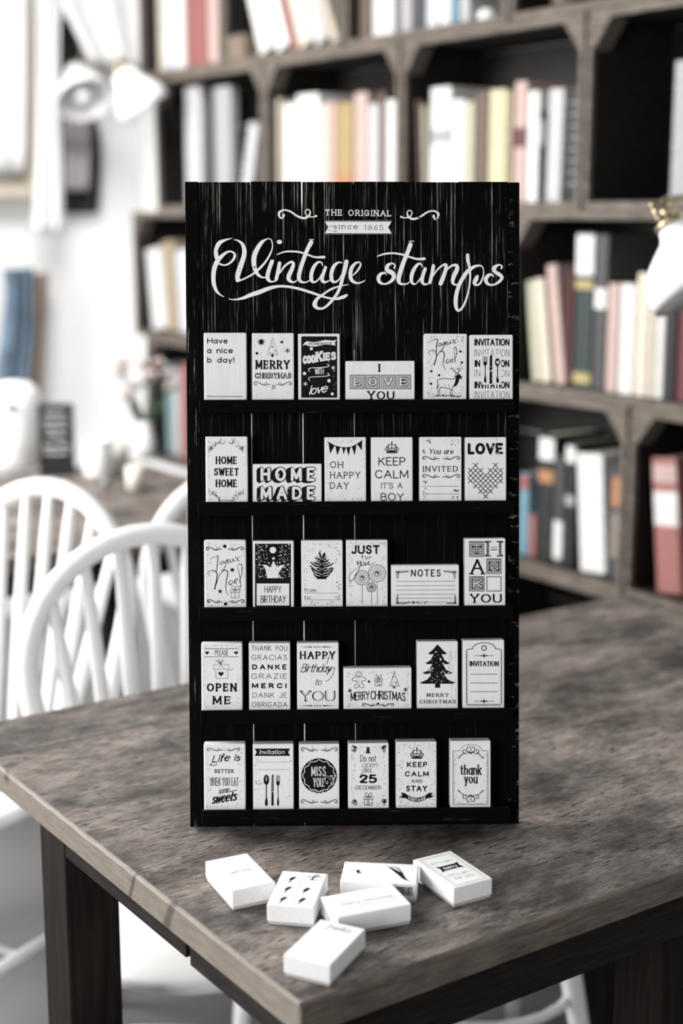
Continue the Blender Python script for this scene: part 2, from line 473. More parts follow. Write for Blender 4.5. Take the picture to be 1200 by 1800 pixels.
B(4, 511, 519, -70, 'rose', 'thin reddish leaning book between white ones on the top shelf', dx=-40)
B(4, 523, 548, -80, 'cream', 'cream leaning book right of the thin reddish one, top shelf', dx=-40)
B(4, 551, 575, -80, 'lgrey', 'pale grey leaning book on the top shelf', dx=-40)
B(4, 581, 594, -60, 'beige', 'beige leaning book, last of the leaning row, top shelf', dx=-40)
B(4, 630, 648, -40, 'brown', 'brown book left of the bright white thick one, top shelf')
B(4, 653, 690, -80, 'white', 'bright white thick book over the middle of the display board, top shelf')
B(4, 701, 722, -80, 'lilac', 'greyish lilac book right of the bright white thick one, top shelf')
B(4, 725, 743, -80, 'dgrey', 'dark grey book beside the greyish lilac one, top shelf')
B(4, 747, 767, -80, 'bluewhite', 'bluish white book third from the right end of the top shelf')
B(4, 770, 789, -80, 'white', 'white book before the navy one near the right end, top shelf')
B(4, 792, 804, -70, 'blue', 'narrow blue book on the top shelf')
B(4, 807, 822, -70, 'lgrey', 'light grey book, last at the right on the top shelf')
B(3, 326, 352, 152, 'lgrey', 'slim pale board standing upright at left, above the display board', dep=.03, name='upright_board', group='upright boards')['category'] = 'board'
B(3, 376, 405, 152, 'grey', 'slim grey board standing upright, right of the paler one', dep=.03, name='upright_board', group='upright boards')['category'] = 'board'
B(3, 420, 436, 217, 'lgrey', 'pale slim book leaning right against the crate side', dx=16)
B(3, 485, 492, 174, 'beige', 'narrow beige book at the left start of the packed row')
B(3, 498, 518, 183, 'white', 'off white book left of the tall round topped white one')
B(3, 520, 558, 166, 'white', 'thick bright white book standing highest in its left group', group='books in the crates')
B(3, 560, 572, 184, 'cream', 'narrow cream book touching the thick bright white one')
B(3, 574, 587, 180, 'pink', 'narrow pinkish book left of the ochre one')
B(3, 589, 618, 181, 'ochre', 'ochre yellow book behind the board top', bands=((.12, .3, 'orange'),))
B(3, 621, 643, 163, 'pink', 'pale pink book right of the ochre one')
B(3, 645, 663, 183, 'lgrey', 'greyish book right of the pale pink one')
B(3, 665, 674, 162, 'brown', 'thin brown book before the crate upright')
B(3, 676, 695, 176, 'white', 'white book against the crate upright above the board')
B(3, 735, 740, 176, 'brown', 'thin brown leaning book left of the grey banded white one', dx=-5)
B(3, 744, 749, 186, 'sage', 'thin sage leaning book touching the grey banded white one', dx=-5)
B(3, 753, 788, 154, 'white', 'tall white book with a grey band on its spine', bands=((.52, .64, 'grey'),))
B(3, 790, 812, 176, 'white', 'white book right of the grey banded one')
B(3, 814, 829, 179, 'sage', 'pale sage green book left of the brown one')
B(3, 832, 852, 164, 'brown', 'reddish brown book left of the pale yellow one')
B(3, 855, 884, 158, 'yellow', 'pale yellow book above the board')
B(3, 886, 896, 161, 'tan', 'narrow tan book right of the pale yellow one')
B(3, 899, 920, 144, 'pink', 'tall pale pink book with a maroon band', bands=((.46, .62, 'maroon'),))
B(3, 922, 942, 161, 'white', 'white book right of the maroon banded pink one')
B(3, 944, 952, 196, 'black', 'narrow black book with a pale top label', bands=((.62, .9, 'grey'),))
B(3, 956, 982, 156, 'lgrey', 'light grey book leaning right towards the black one', dx=8)
B(3, 992, 1012, 152, 'black', 'black book with small pale dots at the crate right end', bands=[(f / 20, f / 20 + .012, 'grey') for f in range(3, 19, 2)])
o = B(3, 1174, 1230, 106, 'grey', 'upright grey board standing in the nearly empty dark crate', name='storage_folder'); o['category'] = 'folder'; o['group'] = 'folders'
B(2, 934, 948, 494, 'sage', 'pale green book leaning left beside the board edge', dx=-12)
B(2, 950, 967, 490, 'cream', 'cream book leaning left next to the pale green one', dx=-14)
B(2, 974, 992, 466, 'pink', 'dusty pink book leaning left of the maroon one', dx=-16)
B(2, 994, 1001, 478, 'maroon', 'thin dark maroon book left of the dark green one')
B(2, 1003, 1035, 409, 'green', 'tall dark green book with white upper spine and gold bands', bands=((.73, .985, 'white'), (.64, .70, 'gold'), (.03, .1, 'gold')))
B(2, 1037, 1059, 413, 'dgrey', 'dark charcoal book with a white round spine mark', bands=((.53, .66, 'white'),))
B(2, 1061, 1081, 498, 'pink', 'pinkish white book right of the charcoal one')
B(2, 1083, 1109, 499, 'white', 'bright white book left of the two cream ones by the lamp')
B(2, 1111, 1134, 480, 'cream', 'cream book beneath the right lamp shade edge')
B(2, 1136, 1147, 490, 'cream', 'narrow cream book right of the wider cream one')
B(2, 1149, 1162, 500, 'white', 'narrow white book left of the black one under the lamp')
B(2, 1167, 1182, 520, 'black', 'black book under the right lamp shade')
B(2, 1185, 1216, 520, 'maroon', 'dark red book at the right picture edge under the lamp')
B(2, 266, 291, 437, 'white', 'white book leaning left in the crate left of the board', dx=-13)
B(2, 294, 313, 424, 'tan', 'tan book leaning beside the white one left of the board', dx=-13)
B(2, 316, 338, 440, 'bluewhite', 'bluish white book half hidden by the board left edge', dx=-10)
B(1, 908, 925, 832, 'blue', 'light blue book with red top beside the board right edge', bands=((.8, .98, 'red'),))
B(1, 927, 938, 905, 'rose', 'short red book right of the light blue one')
B(1, 940, 967, 763, 'black', 'black book with white top and orange mark', bands=((.8, .97, 'white'), (.62, .72, 'orange')))
B(1, 969, 985, 800, 'dgrey', 'charcoal book with a white lower spine', bands=((.05, .4, 'white'),))
B(1, 987, 1004, 777, 'black', 'black book with white top left of the wide white one', bands=((.84, .97, 'white'), (.5, .58, 'grey')))
B(1, 1017, 1062, 798, 'white', 'wide white book leaning slightly left on the lower right shelf', dx=-6)
B(1, 1067, 1085, 822, 'dgrey', 'dark book with an orange upper spine', bands=((.66, .92, 'orange'), (.2, .6, 'taupe')))
B(1, 1087, 1098, 832, 'lgrey', 'pale grey narrow book against the lower crate upright')
B(1, 1152, 1196, 805, 'rose', 'large rosy red book with white spine label at lower right', dx=-10, bands=((.5, .75, 'white'), (.82, .95, 'pink')))
B(1, 1202, 1238, 850, 'red', 'darker red book cut by the right picture edge')
B(1, 292, 303, 640, 'teal', 'teal book on the low shelf left of the board', sd=.056)
B(1, 305, 316, 650, 'lgrey', 'light grey book between the teal and red ones', sd=.056)
B(1, 318, 336, 640, 'red', 'brick red book left of the board on the low shelf')
# small things on the top shelf
def on_crate(px, row, sd):
    lo = 0
    x, _ = on_shelf(px, 300 if row < 4 else 40, sd)
    return M_SHELF @ T(x, sd, ZTOP[row])
o = MB().box(-0.045, 0.045, -0.03, 0.03, 0.0005, 0.065).build('small_box', plain('brown_card', (.17, .13, .1), .8), bevel=0.003)
place(o, M_SHELF @ T(-1.468, 0.036, ZTOP[4])); tag(o, 'little brown box in front of the black book, top shelf', 'box')
def jar(px, row, sd, r, h, mat, label, name='jar', cat='jar'):
    o = MB().lathe([(0, 0.0005), (r * .8, 0.0005), (r, h * .15), (r, h * .7), (r * .75, h * .85), (r * .78, h), (r * .68, h), (r * .66, h * .84), (0, h * .8)], 28).build(name, mat)
    place(o, on_crate(px, row, sd)); tag(o, label, cat)
jar(858, 4, 0.07, 0.024, 0.03, M['enamel'], 'tiny white dish on the top shelf right of the last book', 'dish', 'dish')
jb = plain('brown_glazed_clay', (.1, .075, .06), .35)
jar(908, 4, 0.09, 0.04, 0.14, jb, 'brown clay jar on the top shelf right of the tiny dish')
jar(1000, 4, 0.09, 0.04, 0.12, jb, 'brown clay jar at the corner block of the top shelf')

# ================================================================== TABLES
C0 = at_height(529, 1768, 0.75)
M_TAB = Matrix.Translation((C0.x, C0.y, 0)) @ RZ(ANG)
def table(Mx, L, W, label, legs, notch=True):
    root = empty('wooden_table', Mx, label, 'table')
    th = 0.030; e = 0.0045
    random.seed(4)
    m = MB()                                     # top, its two seen edges slightly worn and uneven
    nx, ny = 60, 40
    m.box(e, L, e, W, 0.75 - th, 0.75)
    m.build('table_top', M['table'], root, 0.0003, 1)
    def edge(a, b, name, mat):
        # strip with a hand-worn upper arris
        n = 70; vs = []; fs = []
        prof = [(0, 0.75 - th), (0, 0.75 - 0.0032), (0.0012, 0.75 - 0.0009), (0.0030, 0.75 + 0.0001), (e - 0.0003, 0.75 + 0.0001), (e - 0.0003, 0.75 - th)]
        d = (Vector(b) - Vector(a)); nrm = Vector((-d.y, d.x)).normalized()
        for i in range(n + 1):
            p = Vector(a) + d * i / n
            wob = random.uniform(-1, 1) * 0.00022
            for k, (q, z) in enumerate(prof):
                qq = q + (wob if k in (1, 2) else 0); zz = z + (wob * 0.6 if k in (1, 2, 3) else 0)
                r = p + nrm * qq
                vs.append((r.x, r.y, zz))
        K = len(prof)
        for i in range(n):
            for k in range(K): fs.append((i * K + k, i * K + (k + 1) % K, (i + 1) * K + (k + 1) % K, (i + 1) * K + k))
        fs += [tuple(range(K)), tuple(range(n * K, n * K + K))]
        o = MB().add(vs, fs).build(name, mat, root)
    edge((0, 0), (L, 0), 'edge_strip', M['strip_front'])
    edge((0, W), (0, e), 'edge_strip', M['strip'])
    zb = 0.75 - th - 0.0005
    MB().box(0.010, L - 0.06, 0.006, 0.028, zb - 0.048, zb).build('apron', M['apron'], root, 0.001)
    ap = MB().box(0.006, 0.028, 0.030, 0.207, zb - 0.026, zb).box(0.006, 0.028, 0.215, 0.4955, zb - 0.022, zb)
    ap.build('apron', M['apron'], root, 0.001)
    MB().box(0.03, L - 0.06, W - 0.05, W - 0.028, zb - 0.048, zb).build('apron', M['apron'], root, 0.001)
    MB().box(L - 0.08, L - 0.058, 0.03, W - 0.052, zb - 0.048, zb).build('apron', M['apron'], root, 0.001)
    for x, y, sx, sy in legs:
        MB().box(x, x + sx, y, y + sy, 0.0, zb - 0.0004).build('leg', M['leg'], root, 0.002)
    return root
table(M_TAB, 1.23, 0.83, 'worn brown wooden table in front, carrying the black stamp display',
      [(0.0055, 0.4965, 0.066, 0.069), (0.478, 0.030, 0.075, 0.07), (1.08, 0.70, 0.07, 0.07), (1.08, 0.04, 0.07, 0.07)])
P2 = at_height(0, 985, 0.75)
M_TAB2 = Matrix.Translation((P2.x, P2.y, 0)) @ RZ(ANG) @ T(-0.45, 0, 0)
table(M_TAB2, 1.2, 0.92, 'blurred wooden table farther back on the left, behind the white chairs',
      [(0.05, 0.06, 0.07, 0.07), (1.06, 0.06, 0.07, 0.07), (0.05, 0.80, 0.07, 0.07), (1.06, 0.80, 0.07, 0.07)])

# ================================================================== CHAIRS
def arc_pts():
    P = []
    n = 34
    for i in range(n + 1):                       # hoop: up one side, over, down the other
        t = -1 + 2 * i / n
        a = abs(t)
        if a > 0.55:
            k = (1 - a) / 0.45                   # 0 at seat, 1 where the curve starts
            x = 0.165 + 0.035 * k; z = 0.47 + 0.255 * k
        else:
            q = (1 - a / 0.55) * math.pi / 2
            x = 0.20 * math.cos(q); z = 0.725 + 0.20 * math.sin(q)
        x *= 1 if t > 0 else -1
        P.append((x, 0.165 + (z - 0.47) * 0.20, z))
    return P
def make_chair(label):
    root = empty('spindle_back_chair', Matrix.Identity(4), label, 'chair', 'white hoop back chairs')
    MB().lathe([(0, 0.43), (0.17, 0.43), (0.19, 0.442), (0.195, 0.455), (0.188, 0.464), (0.16, 0.463), (0.08, 0.457), (0, 0.456)], 44, 0, T(0, -0.052, 0), 1, 1.2).build('seat', M['chair'], root)
    MB().tube(arc_pts(), 0.0172, 12).build('back_hoop', M['chair'], root)
    for i in range(7):
        f = (i - 3) / 3.0
        x0, x1 = f * 0.105, f * 0.158
        zt = 0.725 + 0.20 * math.sqrt(max(0, 1 - (x1 / 0.2) ** 2)) - 0.006
        y0 = math.sqrt(0.178 ** 2 - x0 ** 2) - 0.01
        y1 = 0.165 + (zt - 0.47) * 0.20
        pts = [Vector((x0, y0, 0.455)).lerp(Vector((x1, y1, zt)), k / 6) for k in range(7)]
        MB().tube(pts, [.0085, .0105, .0115, .0118, .011, .0098, .0085], 8).build('spindle', M['chair'], root)
    for sx in (-1, 1):
        for sy in (-1, 1):
            a, b = Vector((sx * 0.115, sy * 0.135 - .045, 0.435)), Vector((sx * 0.19, sy * 0.21 - .045, 0.0045))
            MB().tube([a.lerp(b, k / 6) for k in range(7)], [.012, .014, .0165, .018, .017, .014, .011], 10).build('leg', M['chair'], root)
        MB().tube([(sx * 0.158, -0.223, 0.185), (sx * 0.158, -.045, 0.185), (sx * 0.158, 0.133, 0.185)], [.008, .011, .008], 8).build('stretcher', M['chair'], root)
    MB().tube([(-0.157, -.045, 0.185), (0, -.045, 0.185), (0.157, -.045, 0.185)], [.007, .010, .007], 8).build('stretcher', M['chair'], root)
    return root
chair0 = make_chair('white hoop back chair at the near left, pushed up to the front table')
def copy_chair(label):
    r = chair0.copy(); COL.objects.link(r); r['label'] = label
    for ch in list(chair0.children):
        d = ch.copy(); COL.objects.link(d); d.parent = r
    return r
def chair_at(c, px, py, ztop, yaw):
    """hoop top seen at px,py"""
    d = sight(px, py); t = (ztop - CAMH) / d.z
    p = d * t
    off = RZ(yaw) @ Vector((0, 0.165 + (0.925 - 0.47) * 0.20, 0))
    place(c, T(p.x - off.x, p.y - off.y, 0) @ RZ(yaw))
chair_at(chair0, 268, 938, 0.925, R(14))
c2 = copy_chair('white hoop back chair at the left picture edge, in front of the far table')
chair_at(c2, 88, 856, 0.925, R(-30))
c3 = copy_chair('white hoop back chair half hidden behind the board left edge')
chair_at(c3, 425, 830, 0.925, R(22))
def stool(Mx, label):
    root = empty('round_stool', Mx, label, 'stool')
    MB().lathe([(0, 0.462), (0.165, 0.462), (0.182, 0.473), (0.187, 0.487), (0.18, 0.499), (0.1, 0.495), (0, 0.494)], 40).build('seat', M['chair'], root)
    for k in range(4):
        q = math.pi / 4 + k * math.pi / 2
        a, b = Vector((0.11 * math.cos(q), 0.11 * math.sin(q), 0.466)), Vector((0.20 * math.cos(q), 0.20 * math.sin(q), 0.0045))
        MB().tube([a.lerp(b, i / 5) for i in range(6)], [.013, .016, .018, .017, .015, .012], 10).build('leg', M['chair'], root)
    MB().tube([(0.155 * math.cos(i * math.pi / 12), 0.155 * math.sin(i * math.pi / 12), 0.2) for i in range(24)], 0.008, 8, closed=True).build('foot_ring', M['chair'], root)
stool(T(-0.205, 1.37, 0) @ RZ(R(10)), 'white round seat at the bottom picture edge below the table left side')
stool(T(0.22, 2.2, 0) @ RZ(R(20)), 'white stool under the right half of the front table, only legs seen')

# ================================================================== LAMPS
def shade_mb(prof, Mx):
    return MB().lathe(prof, 40, 0, Mx)
# right lamp: bell shaped white shade with brass yoke on an arm fixed to the crates
LP = at_range(1180, 392, 2.25)
tilt = Matrix.Rotation(R(-21), 4, 'X') @ Matrix.Rotation(R(-27), 4, 'Y')
root = empty('wall_lamp', Matrix.Translation(LP), 'white bell shaped lamp with brass yoke at the right picture edge', 'lamp')
s = 2.25 / 2600
outer = [(24, -2), (27, -5), (30, -15), (35, -25), (53, -38), (74, -55), (87, -71), (96, -90), (102, -113), (101, -127), (97, -128)]
inner = [(97, -113), (91, -90), (82, -71), (69, -55), (48, -40), (30, -28), (20, -12), (0, -10)]
MB().lathe([(a * s, b * s) for a, b in outer], 48, 0, tilt).build('lamp_shade', M['enamel'], root); shd = root.children[0]
MB().lathe([(a * s, b * s) for a, b in [(97, -128)] + inner], 48, 0, tilt).build('shade_inside', M['enamel_in'], shd)
MB().lathe([(0, -6 * s), (28 * s, -6 * s), (32 * s, -2 * s), (31 * s, 4 * s), (22 * s, 7 * s), (0, 7 * s)], 36, 0, tilt).build('brass_collar', M['brass'], root); clr = [o for o in root.children if o.name.startswith('brass_collar')][0]
for sx in (-1, 1):
    MB().tube([tilt @ Vector((sx * 15 * s, 0, z * s)) for z in (5, 16, 28, 40)], [6 * s, 7 * s, 4.5 * s, 5 * s], 12).build('yoke_post', M['brass'], clr)
MB().tube([tilt @ Vector((x * s, 0, 42 * s)) for x in (-19, -14, -8, 8, 14, 19)], [5 * s, 7.5 * s, 4 * s, 4 * s, 7.5 * s, 5 * s], 12).build('yoke_bar', M['brass'], clr)
MB().lathe([(0, 7 * s), (11 * s, 7 * s), (11 * s, 22 * s), (7 * s, 32 * s), (0, 33 * s)], 20, 0, tilt).build('socket', M['brass'], root)
MB().lathe([(0, -108 * s), (18 * s, -102 * s), (28 * s, -84 * s), (24 * s, -64 * s), (12 * s, -40 * s), (11 * s, -11 * s)], 20, 0, tilt).build('bulb', M['enamel'], root)
end = (M_SHELF @ Vector((0.585, -0.0005, 1.60))) - LP
top = tilt @ Vector((0, 0, 42 * s))
arm = catmull([tuple(top), tuple(top + Vector((0.10, 0.05, 0.03))), tuple((top + end) / 2 + Vector((0.08, -0.02, 0.06))), tuple(end + Vector((-.016, -.012, 0)))], 8)
MB().tube(arm, 0.005, 10).build('arm', M['brass'], root)
MB().lathe([(0, 0), (0.022, 0), (0.022, 0.006), (0.012, 0.012), (0, 0.014)], 24, 0, Matrix.Translation(end) @ RZ(ANG - math.pi / 2) @ Matrix.Rotation(math.pi / 2, 4, 'X')).build('wall_plate', M['brass'], root)

# two spot lamps by the far corner
def spot(px, py, dep, k, yaw, pitch, label, mount):
    x, z = on_left(px, py, dep)
    base = M_LEFT @ Vector((x, -dep, z))
    root = empty('swing_arm_lamp', Matrix.Translation(base), label, 'lamp', 'white swing arm lamps by the far corner')
    Rm = RZ(yaw) @ Matrix.Rotation(pitch, 4, 'Y')
    pr = [(0.2, .95), (.34, .93), (.42, .8), (.5, .55), (.72, .2), (.92, -.15), (1.0, -.5), (.97, -.5), (.88, -.15), (.66, .2), (.4, .6), (0, .7)]
    MB().lathe([(a * k, b * k) for a, b in pr], 36, 0, Rm).build('lamp_shade', M['enamel'], root)
    MB().lathe([(0, .9 * k), (.22 * k, .9 * k), (.24 * k, 1.1 * k), (.15 * k, 1.25 * k), (0, 1.25 * k)], 20, 0, Rm).build('brass_collar', M['brass'], root)
    MB().lathe([(0, -.55 * k), (.2 * k, -.48 * k), (.3 * k, -.25 * k), (.24 * k, 0), (.12 * k, .25 * k), (.12 * k, .7 * k)], 18, 0, Rm).build('bulb', M['enamel'], root)
    a = Rm @ Vector((0, 0, 1.2 * k)); b = mount - base
    MB().tube([a, a.lerp(b, .5) + Vector((0, 0, .05)), b], 0.008, 8).build('arm', M['brass'], root)
    return root
xa, za = on_left(250, 108, 0.0)
spot(240, 168, 0.75, 0.088, R(16), R(-32), 'bright white swing arm lamp shade above the left end of the bookshelf', M_LEFT @ Vector((on_left(215, 140)[0], -0.01, on_left(215, 140)[1])))
spot(143, 158, 0.30, 0.095, R(-62), R(-42), 'greyish swing arm lamp shade with a white bulb, left of the brighter shade', M_LEFT @ Vector((on_left(186, 136)[0], -0.01, on_left(186, 136)[1])))

# ================================================================== THINGS BY THE END WALL
def hanging(name, px, yt, yb, dep, mat, label, cat, folds, amp=0.02, th=0.012, n=40, group=None):
    """cloth between pixel columns; px = [(y, xl, xr), ...] outline rows"""
    rows = []
    for y, xl, xr in px:
        a, z = on_left(xl, y, dep); b, _ = on_left(xr, y, dep)
        rows.append((a, b, z))
    m = MB(); vs = []; fs = []
    R_ = catmull(rows, 5) if len(rows) > 2 else rows
    for side in (0, 1):
        for a, b, z in R_:
            for i in range(n + 1):
                f = i / n
                y = -dep + amp * math.sin(f * folds * 2 * math.pi + z * 2) + 0.3 * amp * math.sin(f * folds * 5.1 + 1.3) + (th if side else 0)
                vs.append((a + (b - a) * f, y, z))
    K = n + 1; Rn = len(R_); off = Rn * K
    for r in range(Rn - 1):
        for i in range(n):
            q = (r * K + i, r * K + i + 1, (r + 1) * K + i + 1, (r + 1) * K + i)
            fs += [q, tuple(v + off for v in q[::-1])]
    for r in range(Rn - 1):
        for i in (0, n):
            fs.append((r * K + i, (r + 1) * K + i, (r + 1) * K + i + off, r * K + i + off))
    for i in range(n):
        for r in (0, Rn - 1):
            fs.append((r * K + i, r * K + i + 1, r * K + i + 1 + off, r * K + i + off))
    m.add(vs, fs, 0, True)
    o = m.build(name, mat); place(o, M_LEFT); tag(o, label, cat, group)
    return o
cl = plain('white_cloth', (.8, .8, .8), .9, .03)
hanging('white_curtain', [(-80, 60, 108), (60, 64, 100), (200, 66, 104), (320, 64, 110), (410, 60, 112)], 0, 0, 0.17, cl,
        'white curtain hanging beside the beige window post', 'curtain', 3)
hanging('window_bright_sheet', [(-100, -60, 44), (100, -60, 44), (300, -60, 43)], 0, 0, 0.085, cl,  # added white cloth, stands in for bright daylight in the window
        'white sheet added in the window for its bright daylight, left picture edge', 'sheet', 2, 0.004)
hanging('black_coat', [(30, 96, 118), (80, 94, 138), (150, 95, 140), (230, 104, 174), (330, 112, 176), (375, 112, 172)], 0, 0, 0.05, M['black'],
        'black coat hanging on the white end wall, mostly hidden', 'coat', 2, 0.012)
hanging('draped_sheet', [(-80, 84, 268), (0, 106, 264), (50, 128, 262), (108, 158, 260)], 0, 0, 0.22, cl,
        'white sheet draped high above the two swing arm lamps', 'cloth', 2, 0.025)
den = plain('blue_denim', (.12, .17, .23), .9, .35, 14)
hanging('blue_scarf', [(472, 10, 62), (520, 14, 60), (590, 8, 62), (650, 0, 56), (720, -6, 50)], 0, 0, 0.12, den,
        'greyish blue cloth hanging low on the white end wall', 'cloth', 3, 0.02)
br = plain('brown_cloth', (.25, .2, .17), .9, .2, 14)
hanging('brown_scarf', [(480, 62, 88), (560, 62, 84), (640, 54, 80), (720, 48, 76)], 0, 0, 0.10, br,
        'brown cloth hanging right beside the blue one', 'cloth', 2, 0.012)
hanging('grey_scarf', [(196, 116, 156), (230, 114, 160), (290, 116, 158), (335, 118, 156)], 0, 0, 0.095, plain('mauve_grey_cloth', (.42, .39, .4), .9, .4, 9),
        'pale grey scarf hanging in front of the black coat', 'scarf', 2.5, 0.012)

# ---- on the far table
def on_far(px, py):
    p = at_height(px, py, 0.75); return p
p = on_far(101, 838)
sgn = empty('small_chalkboard', Matrix.Translation(p) @ RZ(R(8)) @ Matrix.Rotation(R(-8), 4, 'X'), 'small black chalkboard with white scribbles on the far table', 'sign')
k = p.y / 2560
MB().box(-31 * k, 31 * k, 0, 0.012, 0.002, 128 * k).build('slate', plain('slate', (.006, .006, .007), .8), sgn, 0.002)
random.seed(8)
ch = MB()
for i, (zz, ln) in enumerate(((112, 18), (98, 22), (84, 20), (70, 16), (54, 24), (42, 20))):
    P = [(-ln * k + j * 2 * ln * k / 14, -0.001, (zz + random.uniform(-3.4, 3.4)) * k) for j in range(15)]
    ch.tube(P, 1.7 * k, 5)
ch.build('chalk_writing', plain('chalk', (.55, .55, .55), .9), sgn)
MB().box(-0.02, 0.02, 0.0125, 0.06, 0.0095, 0.017).build('foot', M['black'], sgn)
def pot(px, py, prof, mat, label, name, cat):
    p = on_far(px, py); k = p.y / 2560
    o = MB().lathe([(a * k, b * k + 0.0004) for a, b in prof], 32).build(name, mat)
    place(o, Matrix.Translation(p)); tag(o, label, cat); return o, k
o, k = pot(32, 822, [(0, 0), (38, 0), (46, 10), (48, 60), (46, 110), (40, 138), (26, 150), (0, 153)], M['enamel'], 'large white rounded crock with a small blue mark on the far table', 'crock', 'jar')
MB().lathe([(0, 0), (8 * k, 0), (8 * k, 1.5 * k), (0, 1.5 * k)], 16, 0, RZ(R(0)) @ T(2 * k, -47.2 * k, 112 * k) @ Matrix.Rotation(R(82), 4, 'X')).build('blue_mark', plain('blue_mark', (.08, .16, .25), .5), o)
pot(174, 838, [(0, 0), (22, 0), (26, 8), (26, 50), (22, 60), (24, 66), (20, 66), (18, 58), (0, 56)], M['enamel'], 'white jar right of the small chalkboard', 'jar', 'jar')
pot(212, 828, [(0, 0), (14, 0), (16, 30), (15, 48), (12, 48), (12, 6), (0, 5)], plain('pale_ceramic', (.62, .6, .56), .4), 'pale cup between the white jar and the flower vase', 'cup', 'cup')
pot(186, 858, [(0, 0), (8, 0), (10, 8), (8, 18), (5, 20), (0, 20)], plain('grey_salt', (.2, .2, .2), .4), 'tiny grey pot in front of the white jar', 'pot', 'pot')
pot(238, 862, [(0, 0), (16, 0), (16, 44), (13, 44), (13, 4), (0, 4)], plain('cream_candle', (.68, .65, .58), .5), 'cream candle standing right of the tiny grey pot', 'candle', 'candle')
p = on_far(258, 806); k = p.y / 2560
fl = empty('flower_vase', Matrix.Translation(p), 'white vase of greyish pink flowers on the far table', 'flowers')
MB().lathe([(0, .0004), (14 * k, .0004), (18 * k, 12 * k), (16 * k, 40 * k), (11 * k, 58 * k), (14 * k, 66 * k), (11 * k, 66 * k), (8 * k, 56 * k), (0, 50 * k)], 28).build('vase', M['enamel'], fl)
gm = plain('dark_leaf', (.045, .075, .04), .6, .3); pm = plain('dusty_petal', (.5, .4, .38), .8, .25)
random.seed(3)
for i in range(11):
    q = random.uniform(0, 6.28); rr = random.uniform(8, 52) * k; zz = random.uniform(105, 170) * k
    hd = Vector((rr * math.cos(q), rr * math.sin(q), zz))
    stm = MB().tube([(0, 0, 52 * k), tuple(hd * .55 + Vector((0, 0, 22 * k))), tuple(hd)], 1.2 * k, 6).build('stem', gm, fl)
    m = MB()
    for j in range(9):
        a = j * 2.4; tl = R(30 + 6 * j)
        Mx = Matrix.Translation(hd) @ RZ(a) @ Matrix.Rotation(tl, 4, 'Y')
        m.lathe([(0, 0), (5 * k, 4 * k), (6 * k, 9 * k), (0, 14 * k)], 8, 0, Mx, 1, .35)
    m.build('blossom', pm, stm)
for i in range(5):
    q = i * 1.3; Mx = T(0, 0, 58 * k) @ RZ(q) @ Matrix.Rotation(R(38), 4, 'Y')
    MB().lathe([(0, 0), (7 * k, 14 * k), (9 * k, 30 * k), (5 * k, 48 * k), (0, 60 * k)], 10, 0, Mx, 1, .15).build('leaf', gm, fl)

